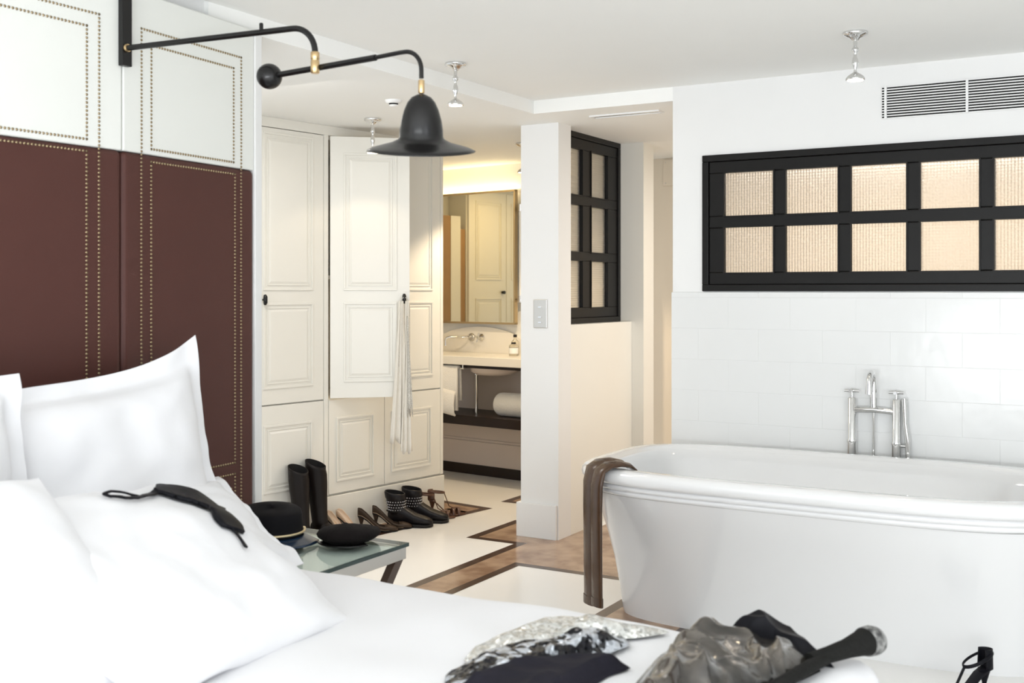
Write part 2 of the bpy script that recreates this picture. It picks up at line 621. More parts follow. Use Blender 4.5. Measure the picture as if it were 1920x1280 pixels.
# bathroom shell
bs = MB(VAN)
bs.box(-1.9, 1.25, -0.12, 0.0, 0, Z1)
struct('wall_vanity', bs, M['cream'])
struct('wall_bathroom', MB(CUP).box(0.3, 2.6, -1.95, -1.83, 0, Z1), M['cream'])
vb = MB(VAN)
vb.box(-1.8, 1.2, 0.0, 0.02, 0.0, 0.075)
struct('baseboard_vanity', vb, M['dark_wood'])
vt = MB(VAN)
vt.box(-1.8, 1.2, 0.0, 0.012, 0.075, 0.90)
vt.box(-1.8, 1.2, 0.012, 0.020, 0.235, 0.25)
vt.box(-1.8, 1.2, 0.012, 0.018, 0.26, 0.27)
struct('trim_wainscot', vt, M['taupe'])

# access panel on the passage wall
ap = thing('access_panel', 'square white access hatch high on the passage wall', 'panel', (-2.95, 7.19, 2.15))
obj('cover', MB().box(-3.02, -2.78, 7.288, 7.302, 2.12, 2.305), M['tan_wall'], ap, bevel=0.003)
for sx in (-3.0, -2.80):
    for sz in (2.14, 2.285):
        obj('screw', MB().lathe([(0.005, 0), (0.004, 0.003)], (sx, 7.289, sz), 8, (0, -1, 0)), M['steel'], ap)


# ------------------------------------------------------------------ black internal windows
def grid_window(name, axis, c, a0, a1, z0, z1, cols, rows, depth, face):
    """axis 'x': lies in the plane y=c; axis 'y': lies in the plane x=c. face: side looking at the room."""
    def bx(mb, p0, p1, q0, q1, d0, d1):
        lo, hi = sorted((c + face * d0, c + face * d1))
        if axis == 'x':
            mb.box(p0, p1, lo, hi, q0, q1)
        else:
            mb.box(lo, hi, p0, p1, q0, q1)
        return mb
    root = thing(name, '', 'window', ((a0 + a1) / 2, c, z0) if axis == 'x' else (c, (a0 + a1) / 2, z0))
    f = MB()
    t = 0.032
    bx(f, a0, a1, z1 - t, z1, -depth, 0.014)
    bx(f, a0, a1, z0, z0 + t, -depth, 0.014)
    bx(f, a0, a0 + t, z0 + t, z1 - t, -depth, 0.014)
    bx(f, a1 - t, a1, z0 + t, z1 - t, -depth, 0.014)
    struct('window_frame', f, M['black_frame'], root, bevel=0.003)
    s = MB()
    A0, A1 = a0 + t, a1 - t
    Zs = [z0 + t] + [v for r_ in rows for v in r_] + [z1 - t]
    # rails
    for i in range(0, len(Zs), 2):
        bx(s, A0, A1, Zs[i], Zs[i + 1], -0.030, 0.004)
    As = [A0] + [v for c_ in cols for v in c_] + [A1]
    for r0, r1 in rows:
        for i in range(0, len(As), 2):
            bx(s, As[i], As[i + 1], r0, r1, -0.030, 0.004)
    struct('sash', s, M['black_frame'], root, bevel=0.004)
    bd = MB()
    for r0, r1 in rows:
        for c0, c1 in cols:
            g = 0.007
            for (p0, p1, q0, q1) in ((c0 - g, c1 + g, r1, r1 + g), (c0 - g, c1 + g, r0 - g, r0), (c0 - g, c0, r0, r1), (c1, c1 + g, r0, r1)):
                bx(bd, p0, p1, q0, q1, 0.004, 0.010)
    struct('glazing_bead', bd, M['black_frame'], root)
    for r0, r1 in rows:
        for c0, c1 in cols:
            struct('pane', bx(MB(), c0 - 0.004, c1 + 0.004, r0 - 0.004, r1 + 0.004, -0.018, -0.012), M['reeded'], root)
    return root


cols = [(-1.804 + 0.299 * i, -1.566 + 0.299 * i) for i in range(6)]
win1 = grid_window('window_1', 'x', Y_BATH, BW0, BW1, BWZ0, BWZ1, cols, [(1.47, 1.685), (1.741, 1.948)], 0.11, -1)
win1['label'] = 'long black framed internal window of reeded panes above the bathtub'
win1['kind'] = 'structure'
win2 = grid_window('window_2', 'y', -2.97, 5.60, 6.44, 1.19, Z1, [(5.686, 5.911), (6.032, 6.258)], [(1.283, 1.56), (1.615, 1.89), (1.95, 2.22)], 0.05, 1)
win2['label'] = 'tall black framed internal window of six panes behind the pillar'
win2['kind'] = 'structure'

# ------------------------------------------------------------------ ventilation grille on the bath wall
vg = thing('ventilation_grille', 'white slatted air grille high on the wall above the bathtub', 'grille', (-0.72, Y_BATH, 2.15))
obj('backing', MB().box(-1.072, -0.36, Y_BATH - 0.003, Y_BATH - 0.001, 2.150, 2.290), M['dark'], vg)
sl = MB()
nsl = 12
for i in range(nsl + 1):
    z = 2.150 + (2.290 - 2.150) * i / nsl
    sl.box(-1.072, -0.36, Y_BATH - 0.006, Y_BATH - 0.002, z - 0.0025, z + 0.0025)
obj('slats', sl, M['white_plastic'], vg)
for x in (-1.055, -0.716, -0.377):
    obj('divider', MB().box(x - 0.005, x + 0.005, Y_BATH - 0.014, Y_BATH - 0.002, 2.148, 2.292), M['white_plastic'], vg)

sd = thing('slot_diffuser', 'slim white slot air vent in the passage ceiling', 'vent', (-2.43, 5.36, Z1 - 0.012))
obj('frame', MB().box(-2.63, -2.23, 5.325, 5.335, Z1 - 0.008, Z1).box(-2.63, -2.23, 5.39, 5.40, Z1 - 0.008, Z1).box(-2.63, -2.62, 5.335, 5.39, Z1 - 0.008, Z1).box(-2.24, -2.23, 5.335, 5.39, Z1 - 0.008, Z1), M['white_plastic'], sd)
obj('louvre', MB().box(-2.62, -2.24, 5.35, 5.372, Z1 - 0.005, Z1 - 0.001), M['steel'], sd)

# ------------------------------------------------------------------ chrome ceiling spotlights
SPOT_PROF = [(0.046, 0.0), (0.048, -0.006), (0.046, -0.012), (0.034, -0.018), (0.018, -0.026), (0.011, -0.034)]
STEM_PROF = [(0.008, -0.034), (0.007, -0.058), (0.013, -0.064), (0.013, -0.074), (0.007, -0.080), (0.006, -0.092), (0.010, -0.104),
             (0.013, -0.120), (0.009, -0.134), (0.005, -0.146), (0.007, -0.158)]
CUP_PROF = [(0.007, -0.156), (0.016, -0.162), (0.028, -0.170), (0.036, -0.180), (0.037, -0.186), (0.034, -0.187)]


def spot_at(loc, label, energy, first=[]):
    if not first:
        t = thing('ceiling_spotlight', label, 'ceiling light', loc, 'small chrome ceiling spotlights')
        obj('canopy', MB().lathe(list(reversed(SPOT_PROF)), n=24), M['chrome'], t, local=True)
        obj('stem', MB().lathe(list(reversed(STEM_PROF)), n=16), M['chrome'], t, local=True)
        obj('shade', MB().lathe(list(reversed(CUP_PROF)), n=24), M['chrome'], t, local=True)
        obj('bulb', MB().lathe([(0.030, -0.1885), (0.030, -0.184)], n=20), M['bulb'], t, local=True)
        first.append(t)
    else:
        t = dup(first[0], loc, None, label)
    ld = bpy.data.lights.new('spot_beam', 'SPOT')
    ld.energy = energy
    ld.color = (1.0, 0.80, 0.56)
    ld.spot_size = R(122)
    ld.spot_blend = 0.35
    ld.shadow_soft_size = 0.03
    lo = bpy.data.objects.new('spot_beam', ld)
    COL.objects.link(lo)
    lo.location = (loc[0], loc[1], loc[2] - 0.20)
    return t


spot_at((-1.02, 4.39, Z2), 'chrome ceiling spotlight above the bathtub near the air grille', 2)
spot_at((-2.679, 4.10, Z2), 'chrome ceiling spotlight beside the step in the bedroom ceiling', 1.5)
spot_at((-3.683, 4.818, Z1), 'chrome ceiling spotlight in front of the open cupboard door', 2)
spot_at((-3.47, 6.09, Z1), 'chrome ceiling spotlight half hidden behind the white pillar', 45)

sm = thing('smoke_detector', 'small white smoke detector on the lowered ceiling', 'smoke detector', (-3.245, 4.412, Z1))
obj('base', MB().lathe([(0.030, -0.016), (0.040, -0.010), (0.042, 0.0)], n=24), M['white_plastic'], sm, local=True)
obj('sensor_slot', MB().lathe([(0.022, -0.023), (0.023, -0.016)], n=24), M['dark'], sm, local=True)
obj('cap', MB().lathe([(0.012, -0.032), (0.020, -0.029), (0.024, -0.023)], n=24), M['white_plastic'], sm, local=True)

# ------------------------------------------------------------------ light switch
sw = thing('light_switch', 'steel switch plate on the face of the white pillar', 'light switch', (-2.99, 5.45, 1.175))
obj('plate', MB().box(-3.036, -2.950, 5.443, 5.450, 1.175, 1.335), M['steel'], sw, bevel=0.003)
for z in (1.292, 1.236, 1.207):
    obj('toggle', MB().box(-3.003, -2.983, 5.437, 5.443, z - 0.003, z + 0.003).lathe([(0.004, 0), (0.003, 0.008)], (-2.985, 5.443, z), 10, (0, -1, 0)), M['chrome'], sw)

# ------------------------------------------------------------------ headboard: studded leather panels
HS = Vector((-2.774, 2.364, 0))
HR = Vector((-2.828, 3.014, 0))
hd = (HR - HS).normalized()
HRM = frame_matrix(HS, (hd.x, hd.y), (hd.y, -hd.x))          # x along panel from the seam, y into the room
ld_ = Vector((-0.028, -1, 0)).normalized()
HLM = frame_matrix(HS, (ld_.x, ld_.y), (-ld_.y, ld_.x))


def nails(mb, segs, pitch=0.0122, r=0.0046):
    for (x0, z0), (x1, z1) in segs:
        L = math.hypot(x1 - x0, z1 - z0)
        n = max(1, int(round(L / pitch)))
        for i in range(n + 1):
            t = i / n
            mb_c = (x0 + (x1 - x0) * t, 0.0005, z0 + (z1 - z0) * t)
            mb.dome(mb_c, (0, 1, 0), r, 0.0035)


def rectsegs(x0, x1, z0, z1):
    return [((x0, z0), (x1, z0)), ((x0, z1), (x1, z1)), ((x0, z0), (x0, z1)), ((x1, z0), (x1, z1))]


def pad(name, m, x0, x1, z0, z1, mat, parent, th, bev):
    mb = MB(m)
    mb.box(x0, x1, -th, 0.0, z0, z1)
    return obj(name, mb, mat, parent, bevel=bev, segs=4)


hb = thing('headboard', 'brown leather headboard with rows of brass studs behind the bed', 'headboard', (-2.80, 2.0, 0.12))
wp = thing('studded_panel', 'white studded leather panels above the brown headboard', 'wall panel', (-2.80, 2.0, 1.82))
ZB = 1.816


def studs(parent, m, segs):
    nm = MB(m)
    nails(nm, segs)
    obj('stud_row', nm, M['nail'], parent)


# panel nearest the nightstand
p = pad('padded_panel', HRM, 0.002, 0.637, 0.12, ZB, M['leather'], hb, 0.045, 0.018)
studs(p, HRM, [((0.079, 0.25), (0.079, ZB - 0.004))])
studs(p, HRM, [((0.563, 0.25), (0.563, ZB - 0.004))])
studs(p, HRM, rectsegs(0.122, 0.530, 0.776, 1.793))
studs(p, HRM, rectsegs(0.122, 0.530, 0.25, 0.737))
p = pad('padded_panel', HRM, 0.002, 0.637, ZB, 2.325, M['white_leather'], wp, 0.045, 0.006)
studs(p, HRM, [((0.079, ZB + 0.006), (0.079, 2.21)), ((0.563, ZB + 0.006), (0.563, 2.21)), ((0.079, 2.21), (0.563, 2.21))])
studs(p, HRM, rectsegs(0.122, 0.522, 1.834, 2.165))
# panel behind the pillows
p = pad('padded_panel', HLM, 0.002, 1.5, 0.12, ZB, M['leather'], hb, 0.045, 0.018)
studs(p, HLM, [((0.087, 0.5), (0.087, ZB - 0.004))])
studs(p, HLM, [((0.131, 0.5), (0.131, 1.80)), ((0.131, 1.80), (1.3, 1.80))])
p = pad('padded_panel', HLM, 0.002, 1.5, ZB, 2.325, M['white_leather'], wp, 0.045, 0.006)
studs(p, HLM, [((0.087, ZB + 0.006), (0.087, 2.219)), ((0.087, 2.219), (1.35, 2.219))])
studs(p, HLM, [((0.131, 1.836), (0.131, 2.176)), ((0.131, 2.176), (1.3, 2.176)), ((0.131, 1.836), (1.3, 1.836))])
# white edge post of the headboard
obj('edge_post', MB(HRM).box(0.637, 0.676, -0.036, 0.004, 0.0, 2.325), M['wall'], wp, bevel=0.003)

so = thing('wall_socket', 'brass socket plate with a black plug low on the headboard', 'socket', tuple(HRM @ Vector((0.47, 0, 0.595))))
obj('plate', MB(HRM).box(0.43, 0.509, 0.0, 0.006, 0.597, 0.692), M['bronze'], so, bevel=0.002)
obj('plug', MB(HRM).lathe([(0.022, 0.0), (0.022, 0.03), (0.012, 0.045)], (0.468, 0.006, 0.643), 16, (0, 1, 0)), M['black_metal'], so)

# ------------------------------------------------------------------ swing-arm lamp
lp = thing('swing_arm_lamp', 'black swing arm lamp with brass joints reaching over the bed', 'lamp', (-2.767, 2.364, 2.07))
obj('wall_rail', MB().box(-2.772, -2.752, 2.345, 2.382, 2.075, Z2 - 0.002), M['black_metal'], lp, bevel=0.002)
JX = Vector((-2.061, 2.43, 2.03))
A0 = Vector((-2.752, 2.358, 2.129))
ad = Vector((JX.x - A0.x, JX.y - A0.y, 0)).normalized()


def bend(c0, d, r, n=10):
    """points turning from direction d (horizontal) to straight down, starting at c0"""
    return [Vector(c0) + d * (r * math.sin(a)) + Vector((0, 0, -r * (1 - math.cos(a)))) for a in [math.pi / 2 * i / n for i in range(n + 1)]]


rb = 0.075
s0 = Vector((JX.x, JX.y, A0.z)) - ad * rb
arm = [A0, A0.lerp(s0, 0.5)] + bend(s0, ad, rb)
arm.append(Vector((JX.x, JX.y, 2.045)))
obj('arm', MB().tube(arm, 0.0088, 14), M['black_metal'], lp)
obj('hinge_ring', MB().lathe([(0.012, 0), (0.0135, 0.004), (0.012, 0.008)], A0 + ad * 0.002, 18, ad), M['brass'], lp)
kx = Vector((-2.243, 2.408, 2.129))
obj('knob', MB().lathe([(0.006, 0), (0.006, 0.020), (0.004, 0.022)], kx + Vector((0, 0, 0.004)), 12), M['black_metal'], lp)
obj('joint', MB().lathe([(0.010, -0.035), (0.0125, -0.033), (0.0125, 0.0), (0.010, 0.002), (0.0125, 0.004), (0.0125, 0.024), (0.010, 0.026)], (JX.x, JX.y, 2.030), 18), M['brass'], lp)
B0 = Vector((-2.256, 2.456, 2.010))
B1 = Vector((-1.694, 2.427, 2.022))
bd_ = (B1 - B0); bdh = Vector((bd_.x, bd_.y, 0)).normalized()
mid = B0 + (B1 - B0) * 0.72
obj('counterweight', MB().sphere(B0, 0.0375, 28, 18), M['black_metal'], lp)
obj('arm', MB().tube([B0, mid], 0.0088, 14), M['black_metal'], lp)
s1 = B1 - bdh * 0.055
arm2 = [mid - (B1 - B0) * 0.01, s1 - bdh * 0.02] + bend(s1 + Vector((0, 0, 0)), bdh, 0.055) + [Vector((B1.x, B1.y, 1.945))]
obj('arm', MB().tube(arm2, 0.0062, 12), M['black_metal'], lp)
obj('collar', MB().lathe([(0.007, 0), (0.0085, 0.002), (0.0085, 0.034), (0.007, 0.036)], (B1.x, B1.y, 1.905), 16), M['brass'], lp)
tocam = Vector((-B1.x, -B1.y, 0)).normalized()
axis = (Vector((0, 0, 1)) * math.cos(R(13)) + tocam * math.sin(R(13))).normalized()
shade = [(0.146, 0.0), (0.130, 0.007), (0.105, 0.014), (0.080, 0.021), (0.062, 0.030), (0.0585, 0.036), (0.058, 0.055), (0.054, 0.080), (0.046, 0.108),
         (0.037, 0.128), (0.026, 0.141), (0.012, 0.148), (0.009, 0.149)]
inner = [(0.007, 0.146), (0.024, 0.138), (0.044, 0.106), (0.055, 0.055), (0.058, 0.030), (0.078, 0.018), (0.128, 0.004), (0.1445, -0.001), (0.146, 0.0)]
top = Vector((B1.x, B1.y, 1.903))
obj('lamp_shade', MB().lathe(inner + shade[1:], top - axis * 0.149, 48, axis, cap=False), M['black_metal'], lp, weld=True)

# ------------------------------------------------------------------ built-in cupboards
def panel_door(mb, s0, s1, z0, z1, panels, y0=0.0, th=0.022):
    mb.box(s0, s1, y0, y0 + th, z0, z1)
    yf = y0 + th
    for a0, a1, b0, b1 in panels:
        for w_, h_, inset in ((0.012, 0.006, 0.0), (0.006, 0.004, 0.026)):
            x0, x1, q0, q1 = a0 + inset, a1 - inset, b0 + inset, b1 - inset
            for (p0, p1, r0, r1) in ((x0, x1, q1 - w_, q1), (x0, x1, q0, q0 + w_), (x0, x0 + w_, q0 + w_, q1 - w_), (x1 - w_, x1, q0 + w_, q1 - w_)):
                mb.box(p0, p1, yf, yf + h_, r0, r1)
        i = 0.036
        # raised field with sloping sides
        x0, x1, q0, q1 = a0 + i, a1 - i, b0 + i, b1 - i
        g = 0.012
        mb.add([(x0, yf, q0), (x1, yf, q0), (x1, yf, q1), (x0, yf, q1), (x0 + g, yf + 0.004, q0 + g), (x1 - g, yf + 0.004, q0 + g), (x1 - g, yf + 0.004, q1 - g), (x0 + g, yf + 0.004, q1 - g)],
               [(0, 1, 5, 4), (1, 2, 6, 5), (2, 3, 7, 6), (3, 0, 4, 7), (4, 5, 6, 7)])
    return mb


def knob(parent, m, s, z, y):
    obj('knob', MB(m).lathe([(0.006, 0), (0.006, 0.012)], (s, y, z), 12, (0, 1, 0)).tube([(s, y + 0.016, z - 0.026), (s, y + 0.020, z - 0.016), (s, y + 0.020, z + 0.016), (s, y + 0.016, z + 0.026)], [0.007, 0.011, 0.011, 0.007], 12), M['black_metal'], parent)


cb = thing('cupboard', 'tall cream built-in cupboards with panelled doors behind the shoes', 'cupboard', (-4.2, 5.0, 0))
ca = MB(CUP)
Y0 = -0.022
ca.box(-1.10, 0.0, -0.55, Y0 - 0.001, 0, Z1)
ca.box(0.44, 0.96, -0.55, Y0 - 0.001, 0, Z1)
ca.box(0.0, 0.44, -0.55, Y0 - 0.001, 0, 0.77)
ca.box(0.0, 0.44, -0.55, Y0 - 0.001, 2.24, Z1)
ca.box(0.0, 0.44, -0.55, -0.50, 0.77, 2.24)
obj('carcass', ca, M['cream'], cb)
fr = MB(CUP)
fr.box(-1.10, 0.96, Y0, 0.0, 2.262, Z1)
fr.box(-0.036, -0.004, Y0, 0.0, 0.226, 2.262)
fr.box(0.935, 0.96, Y0, 0.0, 0.226, 2.262)
obj('face_frame', fr, M['cream'], cb, bevel=0.002)
obj('plinth', MB(CUP).box(-1.10, 0.966, Y0, 0.004, 0.0, 0.218), M['cream'], cb, bevel=0.003)
zs, zt = 0.772, 2.258


def double(s0, s1):
    return [(s0 + 0.052, s1 - 0.075, 1.385, 2.235), (s0 + 0.052, s1 - 0.075, 0.855, 1.318)]


d = obj('door', panel_door(MB(CUP), -0.518, -0.040, zs, zt, [(-0.466, -0.118, 1.385, 2.235), (-0.466, -0.118, 0.855, 1.318)], Y0), M['cream'], cb, bevel=0.0015)
knob(d, CUP, -0.466, 1.335, 0.0)
obj('door', panel_door(MB(CUP), -1.0, -0.524, zs, zt, [(-0.95, -0.60, 1.385, 2.235), (-0.95, -0.60, 0.855, 1.318)], Y0), M['cream'], cb, bevel=0.0015)
d = obj('door', panel_door(MB(CUP), 0.442, 0.932, zs, zt, [(0.50, 0.862, 1.385, 2.235), (0.50, 0.862, 0.855, 1.318)], Y0), M['cream'], cb, bevel=0.0015)
for s0, s1 in ((-0.518, -0.040), (0.0, 0.438), (0.442, 0.932)):
    obj('door', panel_door(MB(CUP), s0, s1, 0.230, 0.764, [(s0 + 0.055, s1 - 0.085, 0.295, 0.662)], Y0), M['cream'], cb, bevel=0.0015)
DE = (math.sin(R(46.75)), math.cos(R(46.75)))
DM = frame_matrix((-4.052, 4.908), DE, (DE[1], -DE[0]))
d = obj('door', panel_door(MB(DM), 0.0, 0.452, 0.775, 2.258, [(0.075, 0.378, 1.385, 2.165), (0.075, 0.378, 0.865, 1.318)], -0.024), M['cream'], cb, bevel=0.0015)
d['label'] = 'cupboard door standing open'
knob(d, DM, 0.418, 1.338, -0.002)
obj('shelf', MB(CUP).box(0.005, 0.435, -0.49, -0.03, 1.45, 1.47), M['cream'], cb)

# ivory scarf hanging over the knob of the open door
sc = thing('scarf', 'ivory chiffon scarf with beaded edge hanging from the open cupboard door', 'scarf', tuple(DM @ Vector((0.418, 0.03, 0.46))))


def hang(mb, c0, ztop, zbot, w0, w1, y0, amp, k, ph, lean=0.0, n=30, m=22, jag=0.02):
    rows = []
    for i in range(m + 1):
        t = i / m
        row = []
        for j in range(n + 1):
            u = j / n * 2 - 1
            wd = w0 + (w1 - w0) * (t ** 1.3)
            x = c0 + lean * t + u * wd
            z = ztop - (ztop - zbot) * t
            if i == m:
                z -= jag * (0.5 + 0.5 * math.sin(u * 7 + ph * 3))
            y = y0 + amp * (0.35 + 0.65 * t) * math.sin(u * k + ph + 0.8 * t)
            row.append((x, y, z))
        rows.append(row)
    mb.loft(rows, closed=False)
    return mb


obj('drape', hang(MB(DM), 0.398, 1.325, 0.53, 0.012, 0.052, 0.034, 0.010, 9.0, 0.3, -0.012), M['scarf'], sc, solid=0.003)
obj('drape', hang(MB(DM), 0.432, 1.325, 0.47, 0.010, 0.034, 0.040, 0.009, 8.0, 1.6, -0.004), M['scarf'], sc, solid=0.003)
obj('beaded_edge', hang(MB(DM), 0.432, 1.24, 0.72, 0.004, 0.016, 0.054, 0.004, 5.0, 0.4, 0.014, n=10, jag=0.06), M['scarf_trim'], sc, solid=0.002)
cordp = [Vector((0.418 + 0.030 * math.cos(a), 0.026, 1.29 + 0.055 * math.sin(a))) for a in [math.pi * i / 14 for i in range(15)]]
cordp = [Vector((0.448, 0.030, 0.70))] + cordp + [Vector((0.386, 0.030, 0.95))]
obj('cord', MB(DM).tube(cordp, 0.0022, 8), M['scarf_trim'], sc)

# ------------------------------------------------------------------ bathroom vanity
va = thing('vanity', 'cream marble washstand with a dark open shelf beyond the doorway', 'washstand', tuple(VAN @ Vector((0, 0.2, 0.45))))
obj('countertop', MB(VAN).box(-0.55, 0.95, 0.022, 0.45, 0.858, 0.920), M['counter'], va, bevel=0.004)
ar = []
pts = [(-0.46, 0.92)] + [(-0.005 + 0.45 * math.cos(a) * -1, 0.925 + 0.19 * math.sin(a) ** 0.8) for a in [math.pi * i / 24 for i in range(1, 24)]] + [(0.45, 0.92)]
sb = MB(VAN)
nn = len(pts)
sb.add([(x, 0.002, z) for x, z in pts] + [(x, 0.022, z) for x, z in pts],
       [tuple(range(nn)), tuple(range(2 * nn - 1, nn - 1, -1))] + [(i, (i + 1) % nn, nn + (i + 1) % nn, nn + i) for i in range(nn)])
obj('splashback', sb, M['counter'], va)
obj('shelf', MB(VAN).box(-0.55, 0.95, 0.022, 0.42, 0.430, 0.497), M['dark_wood'], va, bevel=0.003)
obj('apron', MB(VAN).box(-0.50, 0.90, 0.10, 0.40, 0.835, 0.857), M['dark_wood'], va)
bowl = MB(VAN)
bowl.lathe([(0.05, -0.06), (0.13, -0.052), (0.17, -0.03), (0.18, 0.0)], (0.30, 0.22, 0.836), 28)
obj('basin', bowl, M['taupe'], va)
tr = thing('basin_trap', 'chrome waste pipe and trap under the washstand', 'pipe', tuple(VAN @ Vector((0.22, 0.3, 0.5))))
obj('waste_pipe', MB(VAN).tube([(0.30, 0.30, 0.857), (0.30, 0.30, 0.812), (0.29, 0.30, 0.806), (0.21, 0.30, 0.806), (0.20, 0.30, 0.80), (0.20, 0.30, 0.500)], 0.011, 14), M['chrome'], tr)
obj('collar', MB(VAN).lathe([(0.017, 0), (0.017, 0.03)], (0.30, 0.30, 0.795), 16), M['chrome'], tr)
obj('collar', MB(VAN).lathe([(0.016, 0), (0.016, 0.025)], (0.20, 0.30, 0.78), 16), M['chrome'], tr)
obj('stop_valve', MB(VAN).tube([(0.30, 0.03, 0.555), (0.30, 0.10, 0.555)], 0.009, 10).lathe([(0.016, 0), (0.020, 0.012), (0.014, 0.024)], (0.30, 0.10, 0.555), 12, (0, 1, 0)), M['black_metal'], tr)
bf = thing('basin_tap', 'chrome wall mounted basin tap on the marble splashback', 'tap', tuple(VAN @ Vector((-0.06, 0.02, 0.97))))
obj('spout', MB(VAN).tube([(-0.085, 0.022, 1.036), (-0.085, 0.06, 1.036), (-0.10, 0.09, 1.036), (-0.20, 0.13, 1.036), (-0.232, 0.14, 1.028), (-0.240, 0.142, 1.01), (-0.240, 0.142, 0.972)], 0.0095, 14), M['chrome'], bf)
obj('rosette', MB(VAN).lathe([(0.030, 0), (0.030, 0.012), (0.024, 0.016)], (-0.08, 0.022, 1.034), 24, (0, 1, 0)), M['steel'], bf)
obj('handle', MB(VAN).lathe([(0.027, 0), (0.027, 0.010), (0.012, 0.014), (0.012, 0.05)], (0.015, 0.022, 1.036), 20, (0, 1, 0)).tube([(-0.02, 0.065, 1.046), (0.05, 0.065, 1.026)], 0.006, 8).tube([(0.005, 0.065, 1.002), (0.025, 0.065, 1.07)], 0.006, 8), M['chrome'], bf)
# soap bottles
bt = thing('soap_bottle', 'taller clear bottle with a black stopper on the washstand', 'bottle', tuple(VAN @ Vector((0.420, 0.13, 0.92))))
obj('bottle_body', MB().lathe([(0.028, 0), (0.030, 0.004), (0.030, 0.085), (0.026, 0.10), (0.011, 0.115), (0.011, 0.130)], n=20), M['bottle'], bt, local=True)
obj('cap', MB().lathe([(0.013, 0.130), (0.013, 0.150)], n=16), M['black_metal'], bt, local=True)
bt = thing('soap_bottle', 'shorter clear bottle with a paper label at the front of the washstand', 'bottle', tuple(VAN @ Vector((0.462, 0.20, 0.92))))
obj('bottle_body', MB().lathe([(0.030, 0), (0.033, 0.004), (0.033, 0.070), (0.028, 0.080), (0.012, 0.086)], n=20), M['bottle'], bt, local=True)
obj('cap', MB().lathe([(0.017, 0.086), (0.017, 0.098)], n=16), M['black_metal'], bt, local=True)
obj('paper_label', MB().lathe([(0.0336, 0.018), (0.0336, 0.058)], n=20, cap=False), M['white_plastic'], bt, local=True)

# towels
def towel_roll():
    rings = []
    for i, (x, r) in enumerate([(0.392, 0.02), (0.382, 0.055), (0.384, 0.072), (0.395, 0.080), (0.42, 0.083), (0.60, 0.084), (0.72, 0.083), (0.735, 0.07), (0.73, 0.02)]):
        rings.append([(x, 0.26 + r * 1.05 * math.cos(a), 0.497 + 0.083 + r * math.sin(a)) for a in [2 * math.pi * j / 28 for j in range(28)]])
    return MB(VAN).loft(rings)


tw = obj('rolled_towel', towel_roll(), M['towel'])
tag(tw, 'rolled white towel lying on the dark washstand shelf', 'towel')
ht = thing('hand_towel', 'white hand towel hanging under the washstand counter', 'towel', tuple(VAN @ Vector((0.05, 0.43, 0.5))))
prof = [(0.402, 0.60), (0.402, 0.82), (0.408, 0.838), (0.420, 0.842), (0.432, 0.838), (0.440, 0.82), (0.444, 0.70), (0.446, 0.53)]
obj('folded_cloth', MB(VAN).loft([[(x + 0.004 * math.sin(z * 14), y + 0.006 * math.sin(x * 22 + z * 3), z) for y, z in prof] for x in [-0.16 + 0.30 * i / 20 for i in range(21)]], closed=False), M['towel'], ht, solid=0.016)
fp = [(0.450, 0.685), (0.462, 0.66), (0.472, 0.60), (0.470, 0.54), (0.456, 0.515), (0.450, 0.52)]
obj('lower_fold', MB(VAN).loft([[(x, y + 0.004 * math.sin(x * 40), z - 0.25 * max(0, x) ** 1.2) for y, z in fp] for x in [-0.16 + 0.29 * i / 20 for i in range(21)]], closed=False), M['towel'], ht, solid=0.010)
tb = thing('towel_rail', 'slim chrome towel rail below the washstand counter', 'towel rail', tuple(VAN @ Vector((0.05, 0.42, 0.83))))
obj('bar', MB(VAN).tube([(-0.30, 0.420, 0.830), (0.185, 0.420, 0.830)], 0.006, 10), M['chrome'], tb)
for x in (-0.29, 0.175):
    obj('bracket', MB(VAN).tube([(x, 0.420, 0.830), (x, 0.420, 0.858)], 0.006, 8), M['chrome'], tb)

# mirror with a light strip behind its top edge
mi = thing('mirror', 'large bronze framed mirror above the washstand with a light behind it', 'mirror', tuple(VAN @ Vector((0.0, 0.05, 1.135))))
mx0, mx1, mz0, mz1 = -0.60, 0.372, 1.138, 2.120
obj('mirror_glass', MB(VAN).box(mx0 + 0.012, mx1 - 0.012, 0.060, 0.066, mz0 + 0.012, mz1 - 0.012), M['mirror'], mi)
f = MB(VAN)
for a in ((mx0, mx1, mz1 - 0.014, mz1), (mx0, mx1, mz0, mz0 + 0.014), (mx0, mx0 + 0.014, mz0, mz1), (mx1 - 0.014, mx1, mz0, mz1)):
    f.box(a[0], a[1], 0.040, 0.072, a[2], a[3])
obj('frame', f, M['bronze'], mi)
obj('backing', MB(VAN).box(mx0 + 0.06, mx1 - 0.06, 0.002, 0.040, mz0 + 0.06, mz1 - 0.06), M['white_plastic'], mi)
obj('light_strip', MB(VAN).box(mx0 + 0.04, mx1 - 0.04, 0.012, 0.036, mz1 - 0.03, mz1 - 0.012), M['led'], mi)
lt = area_light('mirror_glow', tuple(VAN @ Vector((-0.1, 0.034, mz1 + 0.004))), (0, 0, 1), 0.95, 0.03, 1.0, (1.0, 0.78, 0.42))
lt.rotation_euler = (R(180), 0, math.atan2(VE[1], VE[0]))
scn = thing('wall_sconce', 'narrow bathroom wall light with chrome brackets beside the mirror', 'wall light', tuple(VAN @ Vector((0.405, 0.05, 1.25))))
obj('tube', MB(VAN).lathe([(0.012, 0), (0.012, 0.62)], (0.408, 0.05, 1.34), 14), M['white_plastic'], scn)
for z in (1.30, 1.96):
    obj('bracket', MB(VAN).lathe([(0.018, 0), (0.018, 0.05)], (0.408, 0.05, z), 14).box(0.400, 0.416, 0.0, 0.05, z + 0.01, z + 0.03), M['chrome'], scn)

